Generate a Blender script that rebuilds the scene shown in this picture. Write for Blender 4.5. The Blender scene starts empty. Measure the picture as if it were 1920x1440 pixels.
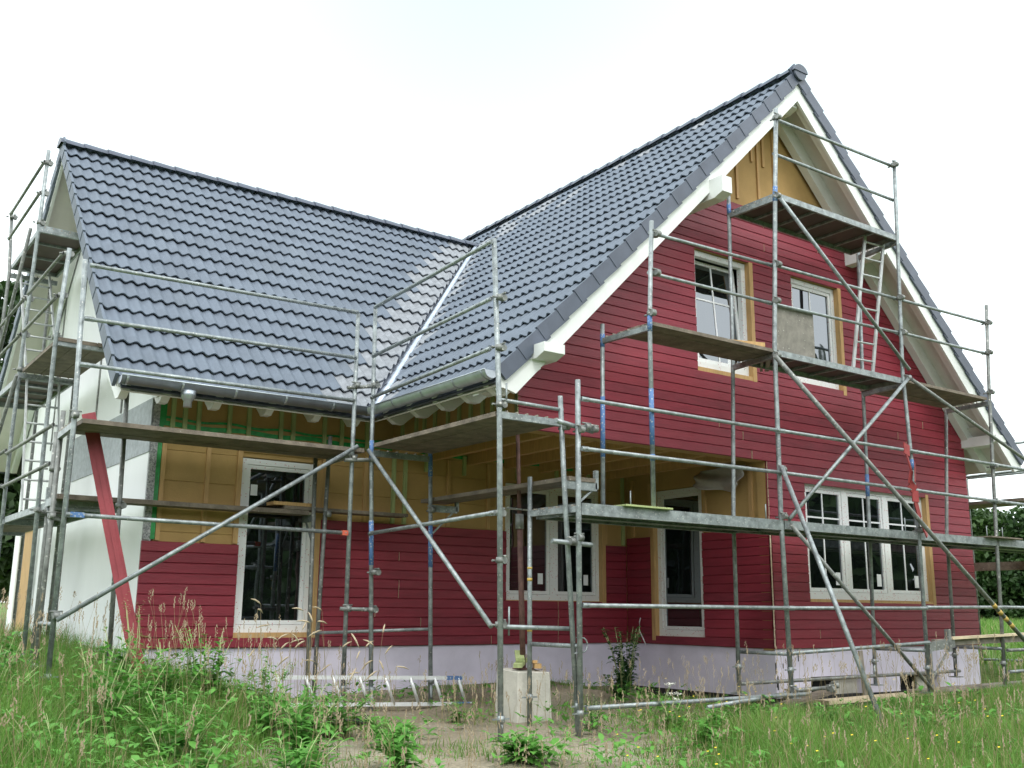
import bpy, bmesh, math, random
import numpy as np
from mathutils import Vector, noise
random.seed(7); rng = np.random.default_rng(7)
SC = bpy.context.scene; COL = SC.collection
PI = math.pi

# ------------------------------------------------------------------ materials
MATS = {}
def mat(name, col, rough=.7, metal=0., var=.0, scale=3., col2=None, bump=0., bscale=40., stretch=(1,1,1), spec=.5, spots=None, trans=0.):
    m = bpy.data.materials.new(name); m.use_nodes = True; nt = m.node_tree; N = nt.nodes; L = nt.links
    b = N['Principled BSDF']; b.inputs['Roughness'].default_value = rough; b.inputs['Metallic'].default_value = metal
    b.inputs['Specular IOR Level'].default_value = spec
    tc = N.new('ShaderNodeTexCoord'); mp = N.new('ShaderNodeMapping'); mp.inputs['Scale'].default_value = stretch
    L.new(tc.outputs['Object'], mp.inputs['Vector'])
    c = (*col, 1)
    out = None
    if var or col2:
        n = N.new('ShaderNodeTexNoise'); n.inputs['Scale'].default_value = scale; n.inputs['Detail'].default_value = 6; n.inputs['Roughness'].default_value = .65
        L.new(mp.outputs[0], n.inputs['Vector'])
        r = N.new('ShaderNodeValToRGB'); r.color_ramp.elements[0].position = .33; r.color_ramp.elements[1].position = .67
        c2 = (*col2, 1) if col2 else tuple(min(1, x*(1+var)) for x in col)+(1,)
        c1 = c if col2 else tuple(x*(1-var) for x in col)+(1,)
        r.color_ramp.elements[0].color = c1; r.color_ramp.elements[1].color = c2
        L.new(n.outputs['Fac'], r.inputs['Fac']); out = r.outputs['Color']
    if spots:                                             # (scale, radius, colour): small blotches
        v = N.new('ShaderNodeTexVoronoi'); v.inputs['Scale'].default_value = spots[0]; L.new(mp.outputs[0], v.inputs['Vector'])
        lt = N.new('ShaderNodeMath'); lt.operation = 'LESS_THAN'; lt.inputs[1].default_value = spots[1]; L.new(v.outputs['Distance'], lt.inputs[0])
        mx = N.new('ShaderNodeMix'); mx.data_type = 'RGBA'; L.new(lt.outputs[0], mx.inputs[0])
        if out: L.new(out, mx.inputs[6])
        else: mx.inputs[6].default_value = c
        mx.inputs[7].default_value = (*spots[2], 1); out = mx.outputs[2]
    if out: L.new(out, b.inputs['Base Color'])
    else: b.inputs['Base Color'].default_value = c
    if bump:
        n2 = N.new('ShaderNodeTexNoise'); n2.inputs['Scale'].default_value = bscale; n2.inputs['Detail'].default_value = 5; L.new(mp.outputs[0], n2.inputs['Vector'])
        bp = N.new('ShaderNodeBump'); bp.inputs['Strength'].default_value = bump; bp.inputs['Distance'].default_value = .02
        L.new(n2.outputs['Fac'], bp.inputs['Height']); L.new(bp.outputs[0], b.inputs['Normal'])
    if trans:
        tr = N.new('ShaderNodeBsdfTranslucent'); ms = N.new('ShaderNodeMixShader'); ms.inputs[0].default_value = trans
        if out: L.new(out, tr.inputs['Color'])
        else: tr.inputs['Color'].default_value = c
        L.new(b.outputs[0], ms.inputs[1]); L.new(tr.outputs[0], ms.inputs[2]); L.new(ms.outputs[0], N['Material Output'].inputs['Surface'])
    MATS[name] = m; return m
RED = mat('red_painted_board', (.222,.020,.037), .5, var=.16, scale=2.2, bump=.25, bscale=9, stretch=(1,1,9))
FRESH = mat('fresh_pale_timber', (.60,.50,.34), .75, var=.14, scale=5)
REDS = mat('red_painted_plank', (.26,.035,.045), .55, var=.14, scale=3, bump=.2, bscale=14)
RED2 = mat('red_painted_board_dull', (.195,.021,.037), .6, var=.18, scale=3.1, bump=.25, bscale=9, stretch=(1,1,9))
RED3 = mat('red_painted_board_bright', (.245,.023,.040), .5, var=.14, scale=1.7, bump=.25, bscale=9, stretch=(1,1,9))
ENDW = mat('unpainted_board_end', (.62,.5,.36), .8, var=.2, scale=30)
FIBRE = mat('softwood_fibreboard', (.43,.275,.105), .85, var=.10, scale=2.0, bump=.15, bscale=60)
PINE = mat('pine_timber', (.50,.31,.13), .7, var=.16, scale=5, stretch=(9,9,.8), bump=.1, bscale=30)
GREENW = mat('impregnated_timber', (.36,.42,.19), .75, var=.2, scale=5, stretch=(9,9,.8))
OLDW = mat('weathered_plank', (.17,.14,.11), .85, var=.35, scale=6, stretch=(1,1,1), bump=.4, bscale=35, spots=(14,.10,(.3,.28,.25)))
OLDG = mat('grey_old_timber', (.27,.24,.2), .85, var=.3, scale=7, bump=.4, bscale=40)
GREEN = mat('green_sealing_tape', (.02,.30,.07), .45, var=.3, scale=18)
WHITE = mat('white_painted_timber', (.74,.76,.74), .5, var=.05, scale=4)
SOFF = mat('white_soffit_boards', (.62,.60,.55), .6, var=.06, scale=3)
WPAN = mat('white_insulation_board', (.84,.86,.86), .8, var=.04, scale=1.1, stretch=(1,1,.35))
GPAN = mat('grey_insulation_board', (.38,.41,.43), .85, var=.18, scale=16)
SPECK = mat('speckled_insulation_edge', (.55,.56,.56), .9, col2=(.1,.1,.11), scale=55)
PLINTH = mat('pale_lilac_insulation', (.68,.64,.755), .8, var=.09, scale=2.2, bump=.1, bscale=90)
BITUM = mat('black_bitumen_coating', (.02,.02,.022), .6, var=.3, scale=8)
TILE = mat('slate_grey_roof_tile', (.125,.150,.188), .6, var=.13, scale=2.6, spec=.3)
TILED = mat('dusty_roof_tile', (.235,.25,.272), .8, var=.22, scale=9, spec=.35)
TILE2 = mat('slate_grey_roof_tile_pale', (.135,.160,.195), .66, var=.13, scale=2.6, spec=.3)
TRIM = mat('dark_slate_trim', (.075,.09,.125), .45, var=.15, scale=4)
ZINC = mat('zinc_sheet', (.42,.46,.50), .38, metal=.75, var=.12, scale=6)
VALLEY = mat('valley_sheet', (.50,.56,.66), .42, metal=.45, var=.2, scale=7)
GALV = mat('galvanised_steel', (.26,.29,.295), .5, metal=.45, var=.38, scale=12, spots=(26,.18,(.46,.47,.45)), bump=.1, bscale=60)
GALVD = mat('old_galvanised_steel', (.21,.22,.21), .6, metal=.4, var=.35, scale=11, spots=(17,.2,(.45,.45,.42)))
BLUE = mat('worn_blue_paint', (.06,.15,.36), .6, col2=(.10,.19,.38), scale=14, spots=(34,.30,(.36,.40,.42)))
RUST = mat('rusty_prop_steel', (.12,.06,.05), .7, var=.4, scale=14)
YEL = mat('yellow_marking', (.55,.38,.10), .6, var=.15, scale=20)
REDST = mat('red_lashing_strap', (.25,.03,.03), .7, var=.2, scale=12)
REDP = mat('red_coupling_end', (.6,.12,.07), .6)
PVC = mat('white_window_profile', (.78,.79,.79), .4, spots=(27,.17,(.55,.22,.24)))
PVCP = mat('white_window_bar', (.82,.83,.84), .4)
LABEL = mat('paper_label', (.8,.82,.84), .6)
CONC = mat('cast_concrete', (.53,.51,.45), .9, var=.14, scale=4, bump=.3, bscale=40)
ALU = mat('aluminium_ladder', (.72,.74,.75), .45, metal=.25, var=.1, scale=9)
PLY = mat('dirty_form_panel', (.20,.185,.16), .8, var=.25, scale=8, spots=(13,.09,(.45,.44,.4)), bump=.2, bscale=30)
DECKD = mat('brown_film_plywood', (.075,.05,.045), .6, var=.25, scale=5)
SHEET = mat('pale_membrane_sheet', (.42,.38,.36), .8, var=.12, scale=5)
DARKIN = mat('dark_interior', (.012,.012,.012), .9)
BARK = mat('tree_bark', (.09,.07,.05), .9, var=.3, scale=8)
CORR = mat('black_drain_pipe', (.015,.015,.015), .5)
def leafmat(n, a, b, sc=1.2, tr=.35): return mat(n, a, .55, col2=b, scale=sc, trans=tr, spec=.35)
GRASS = leafmat('grass_blades', (.075,.20,.028), (.20,.345,.07), .9)
GRASSD = leafmat('dry_grass_stalks', (.30,.24,.13), (.42,.35,.20), 2.)
WEED = leafmat('weed_leaves', (.085,.27,.04), (.17,.40,.08), 3.)
WEED2 = leafmat('dark_shrub_leaves', (.03,.10,.025), (.06,.16,.04), 4.)
HEDGE = leafmat('hedge_leaves', (.010,.035,.010), (.05,.10,.022), .7, .2)
TREEL = leafmat('tree_leaves', (.012,.035,.010), (.045,.085,.02), .8, .2)
PETAL = mat('white_petals', (.8,.8,.72), .7); YPET = mat('yellow_petals', (.8,.6,.03), .7)

def glass(name, tint):
    m = bpy.data.materials.new(name); m.use_nodes = True; N = m.node_tree.nodes; L = m.node_tree.links
    b = N['Principled BSDF']; b.inputs['Base Color'].default_value = (*tint, 1); b.inputs['Roughness'].default_value = .5; b.inputs['Specular IOR Level'].default_value = 0
    g = N.new('ShaderNodeBsdfGlossy'); g.inputs['Roughness'].default_value = .015; g.inputs['Color'].default_value = (.86,.93,1,1)
    fr = N.new('ShaderNodeFresnel'); fr.inputs['IOR'].default_value = 2.5
    tc = N.new('ShaderNodeTexCoord'); n = N.new('ShaderNodeTexNoise'); n.inputs['Scale'].default_value = 1.3; bp = N.new('ShaderNodeBump'); bp.inputs['Strength'].default_value = .06; bp.inputs['Distance'].default_value = .05
    L.new(tc.outputs['Object'], n.inputs['Vector']); L.new(n.outputs['Fac'], bp.inputs['Height']); L.new(bp.outputs[0], g.inputs['Normal'])
    ms = N.new('ShaderNodeMixShader'); L.new(fr.outputs[0], ms.inputs[0]); L.new(b.outputs[0], ms.inputs[1]); L.new(g.outputs[0], ms.inputs[2]); L.new(ms.outputs[0], N['Material Output'].inputs['Surface'])
    return m
GLASS = glass('window_glass', (.006,.008,.008))

# ------------------------------------------------------------------ mesh builder
class MB:
    def __init__(s): s.v = []; s.f = []; s.m = []; s.sm = []
    def add(s, vs, fs, mi=0, smooth=False):
        o = len(s.v); s.v += [tuple(p) for p in vs]
        for f in fs: s.f.append([o+i for i in f]); s.m.append(mi); s.sm.append(smooth)
        return s
    def hexa(s, p, mi=0, ends=None):       # p: 8 points, bottom 4 (ccw from above) then top 4
        F = [(3,2,1,0),(4,5,6,7),(0,1,5,4),(1,2,6,5),(2,3,7,6),(3,0,4,7)]
        s.add(p, F, mi)
        return s
    def box(s, x0, x1, y0, y1, z0, z1, mi=0):
        return s.hexa([(x0,y0,z0),(x1,y0,z0),(x1,y1,z0),(x0,y1,z0),(x0,y0,z1),(x1,y0,z1),(x1,y1,z1),(x0,y1,z1)], mi)
    def beam(s, p, q, w, h, up=(0,0,1), mi=0):   # rectangular bar from p to q, width w sideways, height h along up
        p = Vector(p); q = Vector(q); d = (q-p).normalized(); up = Vector(up); sd = d.cross(up)
        if sd.length < 1e-6: sd = d.cross(Vector((1,0,0)))
        sd.normalize(); u = sd.cross(d).normalized(); a = sd*w/2; b = u*h/2
        return s.hexa([p-a-b, p+a-b, q+a-b, q-a-b, p-a+b, p+a+b, q+a+b, q-a+b], mi)
    def tube(s, pts, r, n=10, mi=0, caps=True):
        pts = [Vector(p) for p in pts]; o = len(s.v); rs = r if isinstance(r, (list, tuple)) else [r]*len(pts)
        d0 = (pts[1]-pts[0]).normalized(); ref = Vector((0,0,1)) if abs(d0.z) < .9 else Vector((1,0,0))
        for i, p in enumerate(pts):
            d = (pts[min(i+1, len(pts)-1)]-pts[max(i-1, 0)]).normalized(); a = d.cross(ref).normalized(); b = d.cross(a)
            for k in range(n):
                t = 2*PI*k/n; s.v.append(tuple(p+(a*math.cos(t)+b*math.sin(t))*rs[i]))
        for i in range(len(pts)-1):
            for k in range(n):
                s.f.append([o+i*n+k, o+i*n+(k+1) % n, o+(i+1)*n+(k+1) % n, o+(i+1)*n+k]); s.m.append(mi); s.sm.append(True)
        if caps:
            s.f.append([o+k for k in range(n)][::-1]); s.m.append(mi); s.sm.append(False)
            s.f.append([o+(len(pts)-1)*n+k for k in range(n)]); s.m.append(mi); s.sm.append(False)
        return s
    def build(s, name, mats, parent=None, label=None, fixn=True, **kw):
        me = bpy.data.meshes.new(name); org = parent['_o'] if parent and '_o' in parent else (0,0,0)
        V = np.array(s.v, dtype=float)
        if parent is None and len(V):
            loc = np.array([(V[:,0].min()+V[:,0].max())/2, (V[:,1].min()+V[:,1].max())/2, V[:,2].min()])
        else: loc = None
        off = loc if loc is not None else np.array(org, dtype=float)
        me.from_pydata([tuple(x) for x in (V-off)], [], s.f)
        for m in (mats if isinstance(mats, (list, tuple)) else [mats]): me.materials.append(m)
        me.polygons.foreach_set('material_index', s.m); me.polygons.foreach_set('use_smooth', s.sm); me.update()
        o = bpy.data.objects.new(name, me); COL.objects.link(o)
        if loc is not None: o.location = loc
        if parent:
            o.parent = parent
            o['_o'] = list(parent['_o'])
        if label: o['label'] = label
        for k, v in kw.items(): o[k] = v
        return o
def thing(name, loc, label, cat, group=None):
    o = bpy.data.objects.new(name, None); COL.objects.link(o); o.location = loc; o['_o'] = list(map(float, loc))
    o['label'] = label; o['category'] = cat; o.empty_display_size = .2
    if group: o['group'] = group
    return o
def at2(A, B, t): return tuple(a+(b-a)*t for a, b in zip(A, B))

# ------------------------------------------------------------------ dimensions (metres)
XA, XB, XR, Y1, XL = -4.03, 0., 4.68, 2.77, -7.14
ZP, YV, XE, YE, ZE = 2.39, -.595, -4.70, 2.11, 2.84
XRE, XV, ZRL, SL = 5.34, -7.75, 7.17, 1.0
XM = (XE+XRE)/2; ZR = ZE+SL*(XM-XE); YR = YE+(ZRL-ZE)/SL; YB = 2*YR-Y1; YBACK = 13.0
H = .117
CAM = (-10.4678, -8.9123, .4417); YAW = .6194
def smooth(a, b, x):
    t = min(1, max(0, (x-a)/(b-a))); return t*t*(3-2*t)
def uv(x, y):
    dx, dy = x-CAM[0], y-CAM[1]; return dx*math.sin(YAW)+dy*math.cos(YAW), dx*math.cos(YAW)-dy*math.sin(YAW)
def gz(x, y):
    u, v = uv(x, y)
    z = -1.13+.044*u
    if u > 24: z = -1.13+.044*24+.006*(u-24)
    z += .26*smooth(-5.9, -7.3, x)*smooth(-4, 2, y)*smooth(14, 4, y)
    if u > 6 and u < 40:
        z -= .30*smooth(-1.6,-.5,x)*smooth(5.6,4.9,x)*smooth(-1.9,-.6,y)*smooth(3.2,2.4,y)*(1 if y < 2.8 else 0)
    z += .05*noise.noise(Vector((x*.55, y*.55, 3)))+.025*noise.noise(Vector((x*1.9, y*1.9, 8)))
    return z

# ------------------------------------------------------------------ ground
def ground():
    gx = np.concatenate([np.linspace(-300,-30,14), np.arange(-26,-14,1.), np.arange(-14,9,.2), np.arange(9,30,1.), np.linspace(33,300,14)])
    gy = np.concatenate([np.linspace(-300,-30,12), np.arange(-26,-11,1.), np.arange(-11,7,.2), np.arange(7,30,1.), np.linspace(33,300,14)])
    m = MB(); nx, ny = len(gx), len(gy)
    m.v = [(x, y, gz(x, y)) for y in gy for x in gx]
    m.f = [[j*nx+i, j*nx+i+1, (j+1)*nx+i+1, (j+1)*nx+i] for j in range(ny-1) for i in range(nx-1)]
    m.m = [0]*len(m.f); m.sm = [True]*len(m.f)
    g = bpy.data.materials.new('ground_soil'); g.use_nodes = True; N = g.node_tree.nodes; L = g.node_tree.links; b = N['Principled BSDF']; b.inputs['Roughness'].default_value = .95
    tc = N.new('ShaderNodeTexCoord')
    def ns(sc, d=6):
        n = N.new('ShaderNodeTexNoise'); n.inputs['Scale'].default_value = sc; n.inputs['Detail'].default_value = d; L.new(tc.outputs['Object'], n.inputs['Vector']); return n
    a = ns(.5); r1 = N.new('ShaderNodeValToRGB'); r1.color_ramp.elements[0].position = .4; r1.color_ramp.elements[1].position = .6
    r1.color_ramp.elements[0].color = (.42,.37,.28,1); r1.color_ramp.elements[1].color = (.28,.235,.16,1); L.new(a.outputs['Fac'], r1.inputs['Fac'])
    v = N.new('ShaderNodeTexVoronoi'); v.inputs['Scale'].default_value = 30; L.new(tc.outputs['Object'], v.inputs['Vector'])
    mx = N.new('ShaderNodeMix'); mx.data_type = 'RGBA'; mx.blend_type = 'MULTIPLY'; mx.inputs[0].default_value = .55; L.new(r1.outputs[0], mx.inputs[6]); vr = N.new('ShaderNodeMapRange'); vr.inputs[1].default_value = 0; vr.inputs[2].default_value = .7; vr.inputs[3].default_value = 1; vr.inputs[4].default_value = .45; L.new(v.outputs['Distance'], vr.inputs[0]); L.new(vr.outputs[0], mx.inputs[7])
    # meadow green away from the building site
    geo = N.new('ShaderNodeNewGeometry'); ln = N.new('ShaderNodeVectorMath'); ln.operation = 'DISTANCE'; ln.inputs[1].default_value = (-3.5,1.5,0); L.new(geo.outputs['Position'], ln.inputs[0])
    mr = N.new('ShaderNodeMapRange'); mr.inputs[1].default_value = 5.0; mr.inputs[2].default_value = 9; L.new(ln.outputs['Value'], mr.inputs[0])
    c = ns(1.4); r2 = N.new('ShaderNodeValToRGB'); r2.color_ramp.elements[0].color = (.05,.10,.018,1); r2.color_ramp.elements[1].color = (.16,.24,.05,1); L.new(c.outputs['Fac'], r2.inputs['Fac'])
    m2 = N.new('ShaderNodeMix'); m2.data_type = 'RGBA'; L.new(mr.outputs[0], m2.inputs[0]); L.new(mx.outputs[2], m2.inputs[6]); L.new(r2.outputs[0], m2.inputs[7]); L.new(m2.outputs[2], b.inputs['Base Color'])
    bp = N.new('ShaderNodeBump'); bp.inputs['Strength'].default_value = .6; bp.inputs['Distance'].default_value = .03; L.new(v.outputs['Distance'], bp.inputs['Height']); L.new(bp.outputs[0], b.inputs['Normal'])
    m.build('ground', g, kind='structure')
ground()

# ------------------------------------------------------------------ house
HOUSE = thing('house', (XB, 0, -.55), 'half-clad timber house with red boards and slate grey roof behind scaffolding', 'house')
def pp(pl, u, d, z):                      # a point on a wall: plane ('y', c) faces -y, ('x', c) faces -x; d = depth behind the face
    return (u, pl[1]+d, z) if pl[0] == 'y' else (pl[1]+d, u, z)
def strips(m, pl, ext, zs, holes, f, b, gap=0., mi=0, mend=None, jag=0.):
    for z0, z1 in zip(zs[:-1], zs[1:]):
        if z1-z0 < .004: continue
        a0, a1 = ext(z0+1e-4); b0, b1 = ext(z1-1e-4)
        if b0 is None: continue
        zm = (z0+z1)/2; iv = [(min(a0,a1), max(a0,a1), min(b0,b1), max(b0,b1))]
        for (h0, h1, hz0, hz1) in holes:
            if hz0 <= zm <= hz1:
                nv = []
                for (p0, p1, q0, q1) in iv:
                    if h0 > min(p0,q0) and h0 < max(p1,q1): nv.append((p0, h0, q0, h0))
                    if h1 < max(p1,q1) and h1 > min(p0,q0): nv.append((h1, p1, h1, q1))
                    if not (h0 < max(p1,q1) and h1 > min(p0,q0)): nv.append((p0,p1,q0,q1))
                iv = nv
        if gap > .005:
            nv = []
            for (p0, p1, q0, q1) in iv:
                if min(p1-p0, q1-q0) > 2.2 and random.random() < .45:
                    c = random.uniform(max(p0,q0)+.6, min(p1,q1)-.6); nv += [(p0, c-.002, q0, c-.002), (c+.002, p1, c+.002, q1)]
                else: nv.append((p0, p1, q0, q1))
            iv = nv
        for (p0, p1, q0, q1) in iv:
            if max(p1-p0, q1-q0) < .01: continue
            j0 = random.uniform(0, jag); j1 = random.uniform(0, jag)
            p0 += j0; q0 += j0; p1 -= j1; q1 -= j1
            if p1 < p0: p1 = p0+.001
            if q1 < q0: q1 = q0+.001
            za, zb = z0+gap/2, z1-gap/2; ch = .006 if gap else 0
            P = [pp(pl,p0,b,za), pp(pl,p1,b,za), pp(pl,q1,b,zb), pp(pl,q0,b,zb),
                 pp(pl,p0,f+ch,za), pp(pl,p1,f+ch,za), pp(pl,p1,f,za+ch), pp(pl,p0,f,za+ch),
                 pp(pl,q0,f,zb-ch), pp(pl,q1,f,zb-ch), pp(pl,q0,f+ch,zb), pp(pl,q1,f+ch,zb)]
            fs = [(4,5,6,7),(7,6,9,8),(8,9,11,10),(0,1,5,4),(10,11,2,3),(3,2,1,0)]
            en = [(0,4,7,8,10,3),(1,2,11,9,6,5)]
            mm = random.choice((mi, mi, mi, 2, 3)) if gap > .005 else mi
            m.add(P, fs, mm); m.add(P, en, mm if mend is None else mend)
def zsplit(lo, hi, extra): return sorted(set([lo, hi]+[z for z in extra if lo < z < hi]))
G = ('y', 0.); LW = ('y', Y1); SW = ('x', 0.)
W4 = (.74, 3.57, .60, 2.20); W5 = (-1.22, -.14, 3.46, 5.09); W6 = (.68, 1.76, 3.52, 5.09)
W1 = (-6.03, -5.03, .14, 2.21); W2 = (-2.20, -.43, .56, 2.21); W3 = (1.22, 2.22, .08, 2.19)
def gext(z, gap0=.30):
    # underside of the roof at the gable, kept below the soffit
    zz = ZE-gap0; lim = max(0, z-zz)
    x0 = max(XA if z > ZP else XB, XE+lim); x1 = min(XR, XRE-lim)
    return (x0, x1) if x1-x0 > .05 else (None, None)
TOPC = 5.93
def clad(name, pl, ext, z0, z1, holes, label=None, z_extra=(), mend=1, jag=.012):
    m = MB(); n = round((z1-z0)/H); zs = [z0+H*i for i in range(n+1)]
    cuts = zs[:]
    strips(m, pl, ext, sorted(set(cuts)), holes, 0, .02, .0055, 0, mend, jag=jag)
    zz = sorted(set([z0+.002, zs[-1]-.002]+[h for w in holes for h in w[2:] if z0 < h < zs[-1]]+list(z_extra)))
    strips(m, pl, ext, zz, holes, .017, .032)
    return m.build(name, [RED, ENDW, RED2, RED3], HOUSE, label)
NG = 51
gz_s = [round(ZP+H*i, 5) for i in range(-20, 31)]
m = MB(); lowz = [H*i for i in range(0, 21)]; lowz = [z*ZP/lowz[-1] for z in lowz]; upz = [ZP+H*i for i in range(0, 31)]
gh = [W4, W5, W6]
def ext_low(z): return (XB, XR)
strips(m, G, ext_low, lowz, gh, 0, .02, .0055, 0, 1, jag=.012)
strips(m, G, gext, upz, gh, 0, .02, .0055, 0, 1, jag=.012)
strips(m, G, ext_low, zsplit(.002, ZP-.001, W4[2:]), gh, .017, .032)
strips(m, G, gext, zsplit(ZP+.002, upz[-1]-.002, list(W5[2:])+list(W6[2:])+[ZE-.30, XE*0+ZE-.30+(XA-XE)]), gh, .017, .032)
m.build('red_cladding', [RED, ENDW, RED2, RED3], HOUSE, 'red board cladding covering the tall gable front')
clad('red_cladding', LW, lambda z: (XL-.003, -5.53), 0, H*10, [W1], 'low field of red boards at the left of the tall dark window', mend=None, jag=0)
clad('red_cladding', LW, lambda z: (-5.528, -1.302), 0, H*13, [W1, W2], 'red boards between the tall window and the double window')
clad('red_cladding', LW, lambda z: (-1.30, -.0), 0, H*12, [W2], 'red boards in the porch corner under the double window')
# board under W1/W2 are covered by spans above; side wall of the porch
clad('red_cladding', SW, lambda z: (.0, Y1-.005), 0, H*13, [W3], 'red boards on the porch side wall')
# pale corner strip where mitred boards leave a ragged joint
m = MB()
z = .02
while z < 1.5:
    h = random.uniform(.05, .12); w = random.uniform(.008, .02)
    if not 1.2 < z < 1.26: m.box(-.004-w/2, -.004+w/2, -.006, .004, z, z+h-.004)
    z += h
m.build('corner_joint', ENDW, HOUSE)
# fibreboards
m = MB()
strips(m, G, lambda z: (XB+.01, XR), zsplit(-.02, ZP, W4[2:]), gh, .045, .20)
strips(m, G, lambda z: gext(z, .10), zsplit(ZP, 7.62, list(W5[2:])+list(W6[2:])+[ZE-.10, ZE-.10+(XA-XE)]), gh, .045, .20)
m.build('fibreboard_wall', FIBRE, HOUSE)
m = MB(); strips(m, LW, lambda z: (XL+.13, XB+.2), zsplit(-.02, 3.1, list(W1[2:])+list(W2[2:])+[1.28,1.86,2.44,3.0]), [W1, W2], .055, .20, .0018); m.build('fibreboard_wall', FIBRE, HOUSE)
m = MB(); strips(m, SW, lambda z: (.2, Y1+.05), zsplit(-.02, ZP+.15, W3[2:]), [W3], .050, .20); m.build('fibreboard_wall', FIBRE, HOUSE)
m = MB(); m.box(XA+.02, XA+.2, .2, Y1+.05, ZP+.12, 3.15); m.build('fibreboard_wall', FIBRE, HOUSE)
# joint lines of the fibreboards are thin shadow gaps cut by slim fillets
# battens
def batten(pl, u, z0, z1, w=.05, mt=None, d=.021, b=.056):
    m = MB(); u0, u1 = u-w/2, u+w/2
    m.hexa([pp(pl,u0,d,z0), pp(pl,u1,d,z0), pp(pl,u1,b,z0), pp(pl,u0,b,z0), pp(pl,u0,d,z1), pp(pl,u1,d,z1), pp(pl,u1,b,z1), pp(pl,u0,b,z1)])
    return m.build('batten', mt or PINE, HOUSE)
for u in (-6.97, -6.45): batten(LW, u, 1.18, 2.42)
batten(LW, -6.07, 1.18, 2.42, .06); batten(LW, -4.97, 1.53, 2.42, .07)
for u in (-4.40, -3.15, -2.50): batten(LW, u, 1.53, 2.42)
for u in (-3.99, -3.82): batten(LW, u, 1.53, 2.42, .05, GREENW)
batten(LW, -2.25, 1.53, 2.42, .06); batten(LW, -.385, 1.42, 2.42, .07); batten(LW, -.03, 1.42, 2.8, .05, GREENW)
for u in (-6.90,-6.76,-6.60,-6.23,-5.99,-5.58,-5.42,-5.0,-4.76,-4.4): batten(LW, u, 2.44, 3.05, .05, GREENW)
for u in (-3.5,-2.9,-2.0,-1.3,-.7): batten(LW, u, 2.24, 2.5, .05, GREENW)
XAW = ('x', XA+.02)
for u in (2.55,2.2,2.0,1.75,1.45,1.2,.95,.7,.5,.28): batten(XAW, u, 2.52, 3.15, .05, GREENW, -.03, .0)
batten(XAW, .04, 2.41, 3.1, .05, GREENW, -.02, .03)
batten(SW, 2.27, 1.53, 2.3, .07); batten(SW, 1.18, 1.53, 2.3, .07); batten(SW, .33, 1.53, 2.38, .06); batten(SW, .09, 1.53, 2.38, .09); batten(SW, 2.65, 1.53, 2.38)
for (x, z0, z1) in ((-.32,5.99,6.85),(-.0,6.62,7.1),(.12,5.99,7.25),(.24,6.6,7.25),(.46,5.99,7.2),(1.2,5.95,6.25)): batten(G, x, z0, z1, .045, None, .018, .046)
m = MB(); m.box(-6.1, -4.93, Y1+.018, Y1+.055, 2.27, 2.34); m.build('window_head_board', PINE, HOUSE)
# green tapes
m = MB(); 
def ribbon(pl, u0, u1, zf, w, d, seg=24):
    for i in range(seg):
        a = u0+(u1-u0)*i/seg; b = u0+(u1-u0)*(i+1)/seg; za, zb = zf(a), zf(b)
        m.hexa([pp(pl,a,d-.004,za-w/2), pp(pl,b,d-.004,zb-w/2), pp(pl,b,d+.004,zb-w/2), pp(pl,a,d+.004,za-w/2), pp(pl,a,d-.004,za+w/2), pp(pl,b,d-.004,zb+w/2), pp(pl,b,d+.004,zb+w/2), pp(pl,a,d+.004,za+w/2)])
ribbon(LW, XL+.13, -.02, lambda u: 2.50+.012*math.sin(u*7), .055, .050, 60)
ribbon(LW, XL+.13, -4.1, lambda u: 2.57+.012*math.sin(u*9+1), .028, .046, 40)
for u in (-7.0+.0, -3.55, -3.35, -2.7): ribbon(LW, u-.03, u+.03, lambda q: 2.62, .25, .049, 1)
m.build('sealing_tape', GREEN, HOUSE)
m = MB(); m.box(XL+.082, XL+.140, Y1+.025, Y1+.06, 1.19, 3.0); m.build('sealing_tape', GREEN, HOUSE)
m = MB(); m.box(XL+.005, XL+.083, Y1+.001, Y1+.18, 1.18, 3.0); m.build('insulation_edge', SPECK, HOUSE)
# left gable end: white boards with openings, grey band
GW = ('x', XL)
def yext(z):
    lim = max(0, z-(ZE-.28)); y0 = max(Y1+.0345, YE+lim); y1 = min(YB, 2*YR-YE-lim); return (y0, y1) if y1-y0 > .05 else (None, None)
DO = (8.3, 9.5, .06, 1.62)
m = MB(); strips(m, GW, yext, zsplit(-.03, 6.9, [DO[2], DO[3], ZE-.28, ZE-.28+Y1-YE]+[ZE-.28+i*.4 for i in range(1, 10)]), [DO], .0, .10)
m.build('white_board_wall', WPAN, HOUSE, 'white insulation boards on the left gable end')
m = MB(); m.hexa([(XL-.012,Y1+.006,2.16),(XL+.0,Y1+.006,2.16),(XL+.0,6.6,2.16),(XL-.012,6.6,2.16),(XL-.012,Y1+.006,2.78),(XL+.0,Y1+.006,2.78),(XL+.0,6.6,2.78),(XL-.012,6.6,2.78)]); m.build('grey_insulation_panel', GPAN, HOUSE)
m = MB(); m.box(XL+.02, XL+.12, DO[0], DO[1], DO[2], DO[3]); m.build('wooden_reveal', PINE, HOUSE)
m = MB(); m.box(XL-.03, XL-.0, DO[0]-.14, DO[0]-.02, .02, 1.66); m.box(XL-.03, XL-.0, DO[1]+.02, DO[1]+.1, .02, 1.66); m.box(XL-.03,XL,DO[0]-.14,DO[1]+.1,-.04,.02); m.build('opening_surround', WHITE, HOUSE)
m = MB()                                            # vertical joint lines and upper framing of the white gable
for y, z0, z1 in ((4.1,2.8,4.5),(5.35,2.8,5.7),(6.9,2.8,6.3),(8.0,2.8,5.6)): m.box(XL-.014, XL, y, y+.05, z0, z1)
m.build('wall_lath', GALVD, HOUSE)
m = MB()
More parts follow.
